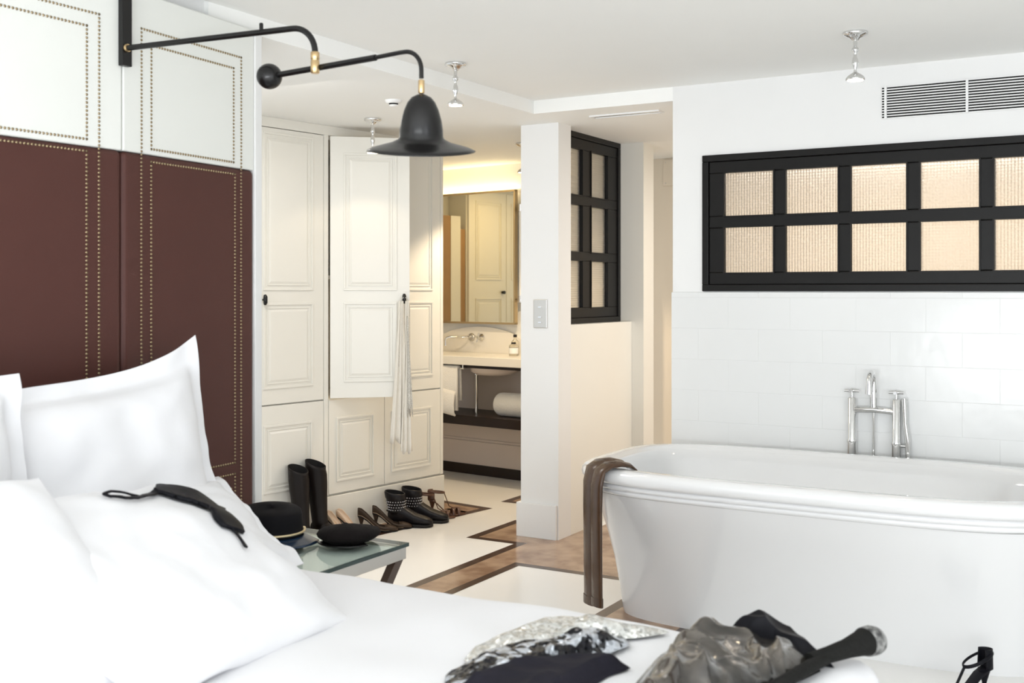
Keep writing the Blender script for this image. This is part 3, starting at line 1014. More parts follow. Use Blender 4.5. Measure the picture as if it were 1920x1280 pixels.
# closet on the far side of the bathroom (seen in the mirror)
cs = thing('closet', 'cream closet with a tall panelled door seen in the bathroom mirror', 'closet', tuple(CUP @ Vector((1.6, -1.7, 0))))
obj('carcass', MB(CUP).box(-0.3, 1.055, -1.828, -1.63, 0, 2.29), M['cream'], cs)
d = obj('door', panel_door(MB(CUP), 0.525, 1.04, 0.1, 2.26, [(0.59, 0.95, 1.48, 2.18), (0.59, 0.95, 0.3, 1.32)], -1.63), M['cream'], cs, bevel=0.0015)
obj('door', panel_door(MB(CUP), 0.0, 0.518, 0.1, 2.26, [(0.07, 0.45, 1.48, 2.18), (0.07, 0.45, 0.3, 1.32)], -1.63), M['cream'], cs, bevel=0.0015)
obj('knob', MB(CUP).lathe([(0.012, 0), (0.016, 0.03)], (0.585, -1.606, 1.37), 12, (0, 1, 0)), M['black_metal'], d)
struct('door_1', MB(CUP).box(1.25, 1.75, -1.829, -1.635, 0, 2.03).box(1.06, 1.125, -1.829, -1.635, 0, 1.92), M['tan_door'])
struct('trim_1', MB(CUP).box(1.125, 1.25, -1.829, -1.63, 0, 2.03), M['cream'])
cz = area_light('bathroom_lamp', (-4.9, 5.95, Z1 - 0.02), (0, 0, -1), 0.6, 0.6, 5, (1.0, 0.74, 0.36))
cz = area_light('shower_lamp', (-1.1, 6.3, Z1 - 0.02), (0, 0, -1), 1.6, 0.8, 24, (1.0, 0.93, 0.86))

# ------------------------------------------------------------------ bathtub
tbx, tby, ta, tbb = -1.20, 4.535, 0.955, 0.515


def sring(a, b, z, n=4.0, k=96, cx=tbx, cy=tby):
    pts = []
    for j in range(k):
        t = 2 * math.pi * j / k
        c, s = math.cos(t), math.sin(t)
        pts.append((cx + a * math.copysign(abs(c) ** (2 / n), c), cy + b * math.copysign(abs(s) ** (2 / n), s), z))
    return pts


tub = thing('bathtub', 'large freestanding white bathtub with a rolled rim by the tiled wall', 'bathtub', (tbx, tby, 0))
RZ = 0.66
outer = []
for z, ia, ib in [(0.0, 0.135, 0.255), (0.02, 0.130, 0.25), (0.12, 0.122, 0.225), (0.25, 0.105, 0.185), (0.36, 0.085, 0.140), (0.45, 0.066, 0.10), (0.52, 0.05, 0.066), (0.55, 0.042, 0.052)]:
    outer.append(sring(ta - ia, tbb - ib, z))
reeds = []
for z, i in [(0.550, 0.052), (0.556, 0.036), (0.562, 0.031), (0.570, 0.031), (0.574, 0.036), (0.578, 0.026), (0.586, 0.022), (0.594, 0.024), (0.598, 0.030),
             (0.602, 0.012), (0.612, 0.003), (0.626, 0.0), (0.642, 0.004), (0.654, 0.014), (0.660, 0.030), (0.660, 0.060), (0.656, 0.075), (0.648, 0.084), (0.644, 0.094)]:
    reeds.append(sring(ta - i, tbb - i, z))
inn = []
for z, i, j in [(0.644, 0.094, 0.094), (0.638, 0.104, 0.104), (0.60, 0.118, 0.116), (0.45, 0.16, 0.15), (0.30, 0.20, 0.185), (0.20, 0.26, 0.215), (0.16, 0.34, 0.26), (0.15, 0.5, 0.34)]:
    inn.append(sring(ta - i, tbb - j, z))
obj('body', MB().loft(outer, cap1=False), M['ceramic'], tub)
obj('rim', MB().loft(reeds, cap0=False, cap1=False), M['ceramic'], tub)
obj('basin', MB().loft(inn, cap0=False), M['ceramic'], tub)

# floor-standing bath tap between tub and wall
ft = thing('bath_tap', 'chrome bath mixer tap with cross handles and hand shower behind the bathtub', 'tap', (-1.10, 5.077, 0))
FY = 5.080
for x in (-1.195, -1.003):
    st = obj('standpipe', MB().lathe([(0.020, 0.0), (0.020, 0.70), (0.022, 0.705), (0.022, 0.715), (0.019, 0.72), (0.019, 0.90), (0.014, 0.905)], (x, FY, 0), 20), M['chrome'], ft)
    h = MB()
    h.lathe([(0.006, 0.0), (0.006, 0.025)], (x, FY, 0.905), 10)
    h.tube([(x - 0.032, FY, 0.934), (x + 0.032, FY, 0.934)], 0.007, 10)
    h.tube([(x, FY - 0.032, 0.934), (x, FY + 0.025, 0.934)], 0.007, 10)
    h.sphere((x, FY, 0.936), 0.010, 12, 8)
    obj('handle', h, M['chrome'], ft)
obj('crossbar', MB().tube([(-1.195, FY, 0.848), (-1.15, FY - 0.005, 0.852), (-1.10, FY - 0.01, 0.855), (-1.05, FY - 0.005, 0.852), (-1.003, FY, 0.848)], 0.014, 14), M['chrome'], ft)
sp = [Vector((-1.099, FY - 0.005, 0.855)), Vector((-1.099, FY - 0.005, 0.95))]
sp += [Vector((-1.099, FY - 0.005 - 0.045 + 0.045 * math.cos(a), 0.975 + 0.045 * math.sin(a))) for a in [math.pi * i / 12 for i in range(13)]]
sp.append(Vector((-1.099, FY - 0.095, 0.930)))
obj('spout', MB().tube(sp, [0.015] * 2 + [0.013] * 13 + [0.016], 14), M['chrome'], ft)
obj('shower_hose', MB().tube([(-1.099, FY - 0.005, 0.845), (-1.099, FY - 0.004, 0.80), (-1.100, FY, 0.70), (-1.105, FY, 0.45), (-1.06, FY, 0.15), (-0.99, FY, 0.12), (-0.955, FY, 0.3), (-0.953, FY, 0.68)], 0.006, 10), M['chrome'], ft)
obj('hand_shower', MB().tube([(-0.953, FY, 0.64), (-0.955, FY, 0.72), (-0.965, FY, 0.80), (-0.970, FY, 0.91)], [0.010, 0.012, 0.010, 0.012], 12).tube([(-1.003, FY, 0.70), (-0.955, FY, 0.70)], 0.007, 8), M['chrome'], ft)


# brown leather leggings over the end of the tub
lg = thing('leather_leggings', 'glossy brown leather leggings draped over the end of the bathtub', 'leggings', (-1.99, 4.06, 0.1))
OD = Vector((-0.6, -0.8, 0))
WD = Vector((0.8, -0.6, 0))
for k, (sh, zb, wd, lift) in enumerate([(0.034, 0.118, 0.046, 0.0), (-0.030, 0.110, 0.048, 0.004)]):
    base = Vector((-1.965, 4.09, 0)) + WD * sh
    pth = [base + OD * d_ + Vector((0, 0, z_ + lift)) for d_, z_ in [(-0.14, 0.648), (-0.105, 0.672), (-0.06, 0.680), (-0.01, 0.676), (0.025, 0.655), (0.038, 0.60), (0.040, 0.50), (0.039, 0.38), (0.038, 0.25), (0.037, 0.16)]]
    pth.append(base + OD * 0.037 + Vector((0, 0, zb)))
    obj('leg', MB().tube(pth, [0.018, 0.034, wd * .9, wd, wd, wd * .96, wd * .9, wd * .88, wd * .88, wd * .9, wd * .92], 18, flat=[0.006, 0.010, 0.013, 0.014, 0.016, 0.017, 0.017, 0.016, 0.016, 0.015, 0.014], up=(0, 0, 1)), M['leggings'], lg)
    c_ = base + OD * 0.037
    obj('cuff', MB().tube([c_ + Vector((0, 0, zb + 0.030)), c_ + Vector((0, 0, zb - 0.004))], wd, 18, flat=0.017, up=tuple(OD)), M['leggings'], lg)

# ------------------------------------------------------------------ bed
bed = thing('bed', 'large white made bed across the foreground', 'bed', (-1.6, 1.62, 0))
obj('base', MB().box(-2.70, -0.60, 0.78, 2.46, 0.06, 0.30), M['linen'], bed, bevel=0.02)
obj('mattress', MB().box(-2.70, -0.58, 0.76, 2.48, 0.30, 0.54), M['linen'], bed, bevel=0.05, segs=4)
for x, y in ((-2.6, 0.86), (-2.6, 2.38), (-0.7, 0.86), (-0.7, 2.38)):
    obj('foot', MB().lathe([(0.03, 0), (0.035, 0.06)], (x, y, 0), 14), M['dark_wood'], bed)


def sheet(x0, x1, y0, y1, ztop, drop, r, nx, ny, bump):
    """a cover lying on a box and hanging down its sides"""
    cx, cy, hx, hy = (x0 + x1) / 2, (y0 + y1) / 2, (x1 - x0) / 2, (y1 - y0) / 2

    def m1(p, h):
        s = 1 if p >= 0 else -1
        q = abs(p)
        if q <= h - r:
            return p, 0.0
        a = (q - (h - r)) / r
        if a < math.pi / 2:
            return s * (h - r + r * math.sin(a)), r * (1 - math.cos(a))
        return s * h, r + (q - (h - r) - r * math.pi / 2)
    rows = []
    for i in range(nx + 1):
        row = []
        px = (i / nx * 2 - 1) * (hx - r + r * math.pi / 2 + drop)
        x, dx = m1(px, hx)
        for j in range(ny + 1):
            py = (j / ny * 2 - 1) * (hy - r + r * math.pi / 2 + drop)
            y, dy = m1(py, hy)
            z = ztop - max(dx, dy)
            k = 1 - smoothstep(0, r, max(dx, dy))
            z += k * bump * (noise.noise(Vector((x * 2.2, y * 2.6, 3.1))) + 0.5 * noise.noise(Vector((x * 5, y * 6, 8.0))))
            row.append((cx + x, cy + y, z))
        rows.append(row)
    return MB().loft(rows, closed=False)


du = obj('duvet', sheet(-2.72, -0.535, 0.72, 2.52, 0.575, 0.33, 0.06, 110, 90, 0.012), M['linen'], solid=0.006)
tag(du, 'smooth white duvet spread over the bed', 'duvet')


def pillow(name, label, c, ax, ay, w_, h_, t_, flange=0.05, seed=1, ear=0.05, group='white bed pillows', wr=1.0, corners=()):
    """c: centre; ax: along the width; ay: along the height; both unit-ish vectors"""
    ax = Vector(ax).normalized()
    ay = Vector(ay)
    ay = (ay - ax * ay.dot(ax)).normalized()
    az = ax.cross(ay)
    c = Vector(c)
    N = 44
    rows_t, rows_b = [], []

    def shape(u, v):
        fu, fv = abs(u), abs(v)
        x = u * w_ / 2 * (1 - ear * (1 - v * v))
        y = v * h_ / 2 * (1 - ear * (1 - u * u))
        for su, sv, dx, dy in corners:
            wt = (max(0.0, (1 + su * u) / 2) * max(0.0, (1 + sv * v) / 2)) ** 5
            x += dx * wt
            y += dy * wt
        ku, kv = 1 - 2 * flange / w_, 1 - 2 * flange / h_
        a, b = min(1.0, fu / ku), min(1.0, fv / kv)
        t = t_ / 2 * math.sqrt(max(0.0, (1 - a ** 3.0) * (1 - b ** 3.0)))
        nz = noise.noise(Vector((u * 2.0 + seed * 7.3, v * 2.0, seed * 1.7))) * 0.018 + noise.noise(Vector((u * 5.0, v * 5.0 + seed * 3.1, seed))) * 0.008
        return x, y, t, nz * wr
    for i in range(N + 1):
        rt_, rb_ = [], []
        for j in range(N + 1):
            u = math.sin((i / N * 2 - 1) * math.pi / 2 * 0.98) / math.sin(math.pi / 2 * 0.98)
            v = math.sin((j / N * 2 - 1) * math.pi / 2 * 0.98) / math.sin(math.pi / 2 * 0.98)
            x, y, t, nz = shape(u, v)
            p = c + ax * x + ay * y
            rt_.append(p + az * (t + 0.002 + nz))
            rb_.append(p + az * (-t * 0.8 - 0.002 + nz))
        rows_t.append(rt_)
        rows_b.append(rb_)
    mb = MB()
    mb.loft(rows_t, closed=False)
    mb.loft([list(reversed(r_)) for r_ in rows_b], closed=False)
    # hem joining both faces
    edge_t = [rows_t[i][0] for i in range(N + 1)] + [rows_t[N][j] for j in range(1, N + 1)] + [rows_t[i][N] for i in range(N - 1, -1, -1)] + [rows_t[0][j] for j in range(N - 1, 0, -1)]
    edge_b = [rows_b[i][0] for i in range(N + 1)] + [rows_b[N][j] for j in range(1, N + 1)] + [rows_b[i][N] for i in range(N - 1, -1, -1)] + [rows_b[0][j] for j in range(N - 1, 0, -1)]
    mb.loft([edge_t, edge_b], True, False, False)
    o = obj(name, mb, M['linen'], weld=True)
    tag(o, label, 'pillow', group)
    return o


pillow('pillow', 'big square pillow with a peaked corner propped against the studded leather', (-2.55, 2.125, 0.855), (0.02, 1, 0.05), (-0.22, 0.0, 1), 0.80, 0.60, 0.20, 0.05, 1, 0.05, corners=((1, 1, 0.0, 0.075), (-1, 1, 0, -0.02)))
pillow('pillow', 'square pillow at the edge of the frame beside the peaked pillow', (-2.46, 1.43, 0.865), (0, 1, 0.0), (-0.16, 0, 1), 0.76, 0.62, 0.18, 0.05, 2, 0.03)
pillow('pillow', 'flat pillow with its corner drooping beside the hat', (-2.37, 2.14, 0.70), (0.0, 1, -0.03), (-0.80, 0, 0.50), 0.80, 0.42, 0.15, 0.03, 3, 0.03)
pC = pillow('pillow', 'plump pillow under the black satin mask', (-1.98, 1.80, 0.725), (-0.12, 1, -0.06), (-0.83, 0, 0.40), 0.74, 0.64, 0.17, 0.0, 4, 0.0)
pillow('pillow', 'pillow nearest the camera leaning up from the duvet', (-1.93, 1.23, 0.77), (-0.10, 1, 0.0), (-0.62, 0, 0.72), 0.76, 0.52, 0.18, 0.0, 5, 0.0)

# ------------------------------------------------------------------ nightstand
ns = thing('side_table', 'glass topped side table on crossed legs next to the bed', 'side table', (-2.5, 2.85, 0))
TZ = 0.53
obj('glass_top', MB().box(-2.795, -2.2, 2.60, 3.075, TZ - 0.012, TZ), M['glaze'], ns)
ge = MB()
t = 0.010
ge.box(-2.797, -2.198, 2.598, 2.602, TZ - 0.013, TZ - 0.001).box(-2.797, -2.198, 3.073, 3.077, TZ - 0.013, TZ - 0.001)
ge.box(-2.2025, -2.198, 2.602, 3.073, TZ - 0.013, TZ - 0.001).box(-2.797, -2.793, 2.602, 3.073, TZ - 0.013, TZ - 0.001)
obj('glass_edge', ge, M['glass_edge'], ns)
fr = MB()
fr.box(-2.79, -2.205, 2.605, 2.635, TZ - 0.055, TZ - 0.013).box(-2.79, -2.205, 3.04, 3.07, TZ - 0.055, TZ - 0.013)
fr.box(-2.235, -2.205, 2.635, 3.04, TZ - 0.055, TZ - 0.013).box(-2.79, -2.76, 2.635, 3.04, TZ - 0.055, TZ - 0.013)
obj('apron', fr, M['steel'], ns, bevel=0.002)
obj('reflection_sheet', MB().box(-2.755, -2.24, 2.64, 3.035, TZ - 0.018, TZ - 0.014), M['white_plastic'], ns)  # white sheet added under the glass to imitate its bright reflections
for x in (-2.225, -2.77):
    for ya, yb in ((2.64, 3.04), (3.04, 2.64)):
        L = MB()
        dx = 0.014
        w2 = 0.022
        L.add([(x - dx, ya - w2, 0), (x + dx, ya - w2, 0), (x + dx, ya + w2, 0), (x - dx, ya + w2, 0),
               (x - dx, yb - w2, TZ - 0.055), (x + dx, yb - w2, TZ - 0.055), (x + dx, yb + w2, TZ - 0.055), (x - dx, yb + w2, TZ - 0.055)],
              [(3, 2, 1, 0), (4, 5, 6, 7), (0, 1, 5, 4), (1, 2, 6, 5), (2, 3, 7, 6), (3, 0, 4, 7)])
        obj('leg', L, M['legwood'], ns)

# captain style cap
cp = thing('peaked_cap', 'black peaked cap with gold cord and navy peak on the glass table', 'cap', (-2.595, 2.835, TZ))
rings = []
for r_, z in [(0.108, 0.0), (0.109, 0.03), (0.108, 0.045), (0.107, 0.075), (0.105, 0.100), (0.102, 0.110), (0.094, 0.117), (0.06, 0.121), (0.02, 0.1225), (0.0005, 0.1225)]:
    rings.append([(r_ * math.cos(a) * (1.0), r_ * math.sin(a) * 0.95, z + 0.006 * math.cos(a - 2.4) * (z / 0.1)) for a in [2 * math.pi * j / 40 for j in range(40)]])
obj('crown', MB().loft(rings), M['felt'], cp, local=True)
PA = R(-10)
pk = []
for i in range(7):
    t = i / 6
    pk.append([((0.106 + 0.062 * t) * math.cos(a) * (1.0 - 0.06 * t * abs(a - PA)), (0.106 + 0.062 * t) * math.sin(a) * 0.95, 0.030 - 0.020 * t - 0.006 * t * ((a - PA) / 0.8) ** 2 + 0.0) for a in [PA + R(-52 + 104 * j / 20) for j in range(21)]])
obj('peak', MB().loft(pk, closed=False), M['navy_gloss'], cp, local=True, solid=0.004)
obj('gold_cord', MB().tube([(0.112 * math.cos(a), 0.112 * math.sin(a) * 0.95, 0.042) for a in [PA + R(-60 + 120 * j / 24) for j in range(25)]], 0.0042, 10), M['gold_cord'], cp, local=True)
for s in (-60, 60):
    obj('button', MB().sphere((0.112 * math.cos(PA + R(s)), 0.112 * math.sin(PA + R(s)) * 0.95, 0.042), 0.008, 12, 8), M['gold_cord'], cp, local=True)

# flat cap
fc = thing('flat_cap', 'soft charcoal flat cap lying near the corner of the glass table', 'cap', (-2.375, 2.975, TZ))
rings = []
for r_, z, oy in [(0.070, 0.006, 0), (0.088, 0.010, 0), (0.108, 0.022, 0.0), (0.113, 0.032, 0.0), (0.105, 0.044, 0.0), (0.085, 0.054, -0.005), (0.05, 0.060, -0.01), (0.012, 0.062, -0.012)]:
    rings.append([(r_ * math.cos(a) * 0.92, r_ * math.sin(a) * 1.02 + oy, z + 0.05 * z / 0.06 * 0.18 * math.sin(a + 2.6) + 0.003 * noise.noise(Vector((math.cos(a) * 2, math.sin(a) * 2, z * 30)))) for a in [2 * math.pi * j / 40 for j in range(40)]])
obj('crown', MB().loft(rings), M['flatcap'], fc, local=True)
PA = R(-75)
pk = []
for i in range(6):
    t = i / 5
    pk.append([((0.076 + 0.030 * t) * math.cos(a), (0.076 + 0.030 * t) * math.sin(a), 0.012 - 0.006 * t) for a in [PA + R(-60 + 120 * j / 16) for j in range(17)]])
obj('peak', MB().loft(pk, closed=False), M['black_metal'], fc, local=True, solid=0.004)

# ------------------------------------------------------------------ shoes
def shoe_rings(stations, n=22):
    """stations: (x, y centre, half width, z sole, height); oval rings around the foot axis"""
    out = []
    for x, yc, hw, z0, h in stations:
        ring = []
        for j in range(n):
            a = 2 * math.pi * j / n - math.pi / 2
            c, s = math.cos(a), math.sin(a)
            y = yc + hw * math.copysign(abs(c) ** 0.75, c)
            zz = (s + 1) / 2
            z = z0 + h * (zz ** 0.8)
            ring.append((x, y, z))
        out.append(ring)
    return out


def open_shoe(mb, st, open_to, lip=0.62, n=22):
    """loft of oval sections whose top is left open behind x=open_to"""
    rings = shoe_rings(st, n)
    verts = [p_ for r_ in rings for p_ in r_]
    faces = []
    for i in range(len(rings) - 1):
        xm = (st[i][0] + st[i + 1][0]) / 2
        for j in range(n):
            k = (j + 1) % n
            a = 2 * math.pi * (j + 0.5) / n - math.pi / 2
            if xm < open_to and math.sin(a) > lip:
                continue
            faces.append((i * n + j, i * n + k, (i + 1) * n + k, (i + 1) * n + j))
    mb.add(verts, faces, True)
    mb.add(rings[0], [tuple(reversed(range(n)))] if open_to < st[0][0] else [tuple(j for j in reversed(range(n)) if math.sin(2 * math.pi * j / n - math.pi / 2) <= lip + 0.1)], True)
    mb.add(rings[-1], [tuple(range(n))], True)
    return mb


def heel_z(x, hh):
    """height of the sole above the floor along a high-heeled shoe"""
    return hh * (1 - smoothstep(-0.10, 0.035, x)) if x > -0.10 else hh


def make_pump(name, label, mat, inmat, hh, loc, rot, group):
    t = thing(name, label, 'shoe', (0, 0, 0), group)
    st = []
    for x, hw, h in [(-0.108, 0.012, 0.058), (-0.102, 0.022, 0.060), (-0.085, 0.028, 0.056), (-0.055, 0.029, 0.046), (-0.020, 0.029, 0.040), (0.015, 0.033, 0.036), (0.045, 0.037, 0.034),
                     (0.070, 0.037, 0.034), (0.092, 0.032, 0.028), (0.108, 0.022, 0.022), (0.120, 0.010, 0.015)]:
        st.append((x, 0.0, hw, heel_z(x, hh) + 0.004, h))
    obj('upper', open_shoe(MB(), st, 0.055, 0.30), mat, t, local=True, solid=0.0025)
    ins = [[(x, -hw * 0.86, z + 0.008), (x, 0, z + 0.006), (x, hw * 0.86, z + 0.008)] for x, _, hw, z, h in st[:8]]
    obj('insole', MB().loft(ins, closed=False), inmat, t, local=True, solid=0.002)
    so_ = [[(x, -hw * 0.9, z - 0.003), (x, hw * 0.9, z - 0.003), (x, hw * 0.9, z + 0.003), (x, -hw * 0.9, z + 0.003)] for x, _, hw, z, h in st]
    obj('sole', MB().loft(so_), M['sole'], t, local=True)
    obj('heel', MB().lathe([(0.006, 0.0), (0.006, 0.03), (0.009, hh * 0.6), (0.020, hh + 0.004)], (-0.088, 0, 0), 14), mat, t, local=True)
    t.location = loc
    t.rotation_euler = (0, 0, rot)
    return t


def place(t, loc, rot, label):
    return dup(t, loc, rot, label)


# tall boots
def make_tall_boot(label, loc, rot, lean):
    t = thing('tall_boot', label, 'boot', (0, 0, 0), 'tall dark boots')
    rings = []
    for z, a, b, x in [(0.085, 0.046, 0.037, -0.035), (0.12, 0.044, 0.036, -0.04), (0.17, 0.046, 0.038, -0.042), (0.24, 0.050, 0.043, -0.044), (0.31, 0.056, 0.049, -0.046), (0.36, 0.058, 0.051, -0.048), (0.405, 0.056, 0.050, -0.05), (0.42, 0.057, 0.051, -0.05)]:
        rings.append([(x + lean * (z - 0.1) + a * math.cos(q) + 0.002 * noise.noise(Vector((math.cos(q) * 2, math.sin(q) * 2, z * 25))), b * math.sin(q), z - (0.020 * math.cos(q) if z > 0.4 else 0)) for q in [2 * math.pi * j / 32 for j in range(32)]])
    obj('shaft', MB().loft(rings, cap0=False, cap1=False), M['boot'], t, local=True, solid=0.004)
    obj('lining', MB().loft([[(p_[0] * 0.93 - 0.003, p_[1] * 0.9, p_[2]) for p_ in r_] for r_ in rings[2:]], cap1=False), M['boot_in'], t, local=True)
    st = [(-0.092, 0, 0.012, 0.03, 0.07), (-0.084, 0, 0.030, 0.028, 0.082), (-0.055, 0, 0.037, 0.026, 0.095), (-0.02, 0, 0.037, 0.022, 0.098), (0.02, 0, 0.037, 0.014, 0.088), (0.06, 0, 0.040, 0.008, 0.066),
          (0.10, 0, 0.041, 0.008, 0.052), (0.135, 0, 0.035, 0.010, 0.042), (0.155, 0, 0.024, 0.012, 0.034), (0.163, 0, 0.010, 0.014, 0.024)]
    obj('foot', open_shoe(MB(), st, -9), M['boot'], t, local=True)
    so_ = [[(x, -hw, z - 0.006), (x, hw, z - 0.006), (x, hw, z + 0.006), (x, -hw, z + 0.006)] for x, _, hw, z, h in st]
    obj('sole', MB().loft(so_), M['sole'], t, local=True)
    obj('heel', MB().box(-0.090, -0.035, -0.030, 0.030, 0.0, 0.030), M['sole'], t, local=True, bevel=0.003)
    t.location = loc
    t.rotation_euler = (0, 0, rot)
    return t


b1 = make_tall_boot('tall dark boot nearer the headboard, its top flaring open', (-3.965, 4.61, 0), R(-5), -0.06)
b2 = place(b1, (-3.945, 4.745, 0), R(8), 'tall dark boot standing closest to the beige pumps')
for ch in b2.children:
    ch.scale = (1, 1, 1.035)

g = 'beige high heeled pumps'
p1 = make_pump('high_heel_pump', 'beige pump standing nearer the tall boots', M['beige'], M['insole'], 0.105, (-3.925, 4.865, 0), R(12), g)
place(p1, (-3.905, 4.945, 0), R(18), 'beige pump of the pair closer to the bronze pumps')
g = 'bronze brown pumps'
p3 = make_pump('high_heel_pump', 'bronze brown pump next to the beige pumps', M['pump'], M['insole'], 0.088, (-3.885, 5.12, 0), R(38), g)
place(p3, (-3.860, 5.225, 0), R(40), 'bronze brown pump beside the studded ankle boots')


def make_ankle_boot(label, loc, rot):
    t = thing('ankle_boot', label, 'boot', (0, 0, 0), 'studded ankle boots')
    st = [(-0.100, 0, 0.014, 0.022, 0.06), (-0.090, 0, 0.032, 0.020, 0.085), (-0.055, 0, 0.040, 0.018, 0.105), (-0.015, 0, 0.040, 0.015, 0.108), (0.03, 0, 0.041, 0.012, 0.088), (0.07, 0, 0.044, 0.010, 0.068),
          (0.11, 0, 0.044, 0.010, 0.056), (0.145, 0, 0.037, 0.010, 0.046), (0.165, 0, 0.025, 0.012, 0.036), (0.175, 0, 0.010, 0.014, 0.024)]
    obj('foot', open_shoe(MB(), st, -9), M['ankle'], t, local=True)
    rings = []
    for z, a, b, x in [(0.070, 0.050, 0.040, -0.045), (0.10, 0.050, 0.041, -0.048), (0.13, 0.053, 0.046, -0.052), (0.155, 0.055, 0.049, -0.056), (0.160, 0.060, 0.053, -0.056), (0.188, 0.061, 0.054, -0.060), (0.196, 0.058, 0.052, -0.060)]:
        rings.append([(x + a * math.cos(q), b * math.sin(q), z - 0.075 * (z - 0.07) * math.cos(q)) for q in [2 * math.pi * j / 30 for j in range(30)]])
    obj('shaft', MB().loft(rings, cap0=False, cap1=False), M['ankle'], t, local=True, solid=0.004)
    obj('lining', MB().loft([[(p_[0] * 0.94 - 0.003, p_[1] * 0.9, p_[2] - 0.001) for p_ in r_] for r_ in rings[1:]], cap1=False), M['boot_in'], t, local=True)
    sm_ = MB()
    for zi in range(4):
        z = 0.095 + zi * 0.016
        for j in range(22):
            q = 2 * math.pi * (j + 0.5 * (zi % 2)) / 22
            a = 0.0530 + (z - 0.10) * 0.07
            sm_.dome((-0.048 - (z - 0.1) * 0.14 + a * math.cos(q), a * 0.88 * math.sin(q), z), (math.cos(q), math.sin(q), 0), 0.0048, 0.005)
    obj('studs', sm_, M['stud'], t, local=True)
    so_ = [[(x, -hw * 1.05, z - 0.010), (x, hw * 1.05, z - 0.010), (x, hw * 1.05, z + 0.006), (x, -hw * 1.05, z + 0.006)] for x, _, hw, z, h in st]
    obj('sole', MB().loft(so_), M['sole'], t, local=True)
    obj('heel', MB().box(-0.098, -0.04, -0.032, 0.032, 0.0, 0.022), M['sole'], t, local=True, bevel=0.003)
    obj('strap', MB().tube([(-0.05 + 0.055 * math.cos(q), 0.046 * math.sin(q), 0.088) for q in [2 * math.pi * j / 24 for j in range(25)]], 0.007, 8, flat=0.003), M['sole'], t, local=True)
    t.location = loc
    t.rotation_euler = (0, 0, rot)
    return t


k1 = make_ankle_boot('dark studded ankle boot with its round top open, next to the bronze pumps', (-3.845, 5.335, 0), R(16))
place(k1, (-3.835, 5.49, 0), R(14), 'dark studded ankle boot partly behind the strappy sandals')


def make_sandal(label, mat, hh, loc, rot, name='strappy_sandal', group='brown strappy sandals', droop=0.012):
    t = thing(name, label, 'shoe', (0, 0, 0), group)
    xs = [-0.108, -0.09, -0.06, -0.03, 0.0, 0.03, 0.06, 0.09, 0.115, 0.125]
    hw = [0.016, 0.024, 0.025, 0.024, 0.027, 0.033, 0.037, 0.035, 0.022, 0.008]
    rings = [[(x, -h, heel_z(x, hh) + 0.002), (x, h, heel_z(x, hh) + 0.002), (x, h, heel_z(x, hh) + 0.010), (x, -h, heel_z(x, hh) + 0.010)] for x, h in zip(xs, hw)]
    obj('footbed', MB().loft(rings), mat, t, local=True, bevel=0.002)
    cnt = []
    for i in range(6):
        z = hh + 0.008 + 0.062 * i / 5
        sc_ = 1 - 0.20 * i / 5
        cnt.append([(-0.085 + 0.027 * math.cos(q), 0.026 * sc_ * math.sin(q), z) for q in [R(70 + 220 * j / 16) for j in range(17)]])
    obj('heel_counter', MB().loft(cnt, closed=False), mat, t, local=True, solid=0.003)
    an = [(-0.060 + 0.052 * math.cos(q), 0.031 * math.sin(q), hh + 0.060 - droop * (1 + math.cos(q)) / 2) for q in [2 * math.pi * j / 26 for j in range(27)]]
    obj('ankle_strap', MB().tube(an, 0.003, 8, flat=0.006, up=(0, 0, 1)), mat, t, local=True)
    obj('instep_strap', MB().tube([(-0.010, 0, hh + 0.058 - droop), (0.02, 0, heel_z(0.02, hh) + 0.056), (0.045, 0, heel_z(0.045, hh) + 0.046), (0.085, 0, 0.046)], 0.007, 8, flat=0.003), mat, t, local=True)
    for x0 in (0.045, 0.078):
        h = 0.036
        ar_ = [(x0, h * math.cos(q), heel_z(x0, hh) + 0.006 + 0.038 * math.sin(q)) for q in [math.pi * j / 14 for j in range(15)]]
        obj('toe_strap', MB().tube(ar_, 0.009, 8, flat=0.0025, up=(0, 1, 0)), mat, t, local=True)
    obj('heel', MB().lathe([(0.005, 0.0), (0.005, 0.03), (0.008, hh * 0.6), (0.021, hh + 0.004)], (-0.085, 0, 0), 14), mat, t, local=True)
    t.location = loc
    t.rotation_euler = (0, 0, rot)
    return t


s1 = make_sandal('brown strappy sandal tucked against the ankle boots', M['sandal'], 0.095, (-3.81, 5.60, 0), R(36))
place(s1, (-3.80, 5.705, 0), R(48), 'brown strappy sandal closest to the bathroom doorway')

make_sandal('black high heeled sandal on the floor in front of the bathtub', M['satin'], 0.105, (-0.575, 3.985, 0), R(222), 'high_heel_sandal', 'black high heeled sandal', 0.045)

# ------------------------------------------------------------------ clothes on the bed
deps = bpy.context.evaluated_depsgraph_get()


def bvh_of(names):
    vs, fs = [], []
    for o in COL.objects:
        if o.type == 'MESH' and o.parent is None and o.name.split('.')[0] in names:
            b = len(vs)
            vs += [o.location + v.co for v in o.data.vertices]
            fs += [[i + b for i in p_.vertices] for p_ in o.data.polygons]
    return BVHTree.FromPolygons(vs, fs)


tree = bvh_of(('duvet', 'pillow'))


def top_z(x, y, default=0.58):
    h = tree.ray_cast(Vector((x, y, 1.6)), Vector((0, 0, -1)))
    return h[0].z if h[0] is not None else default


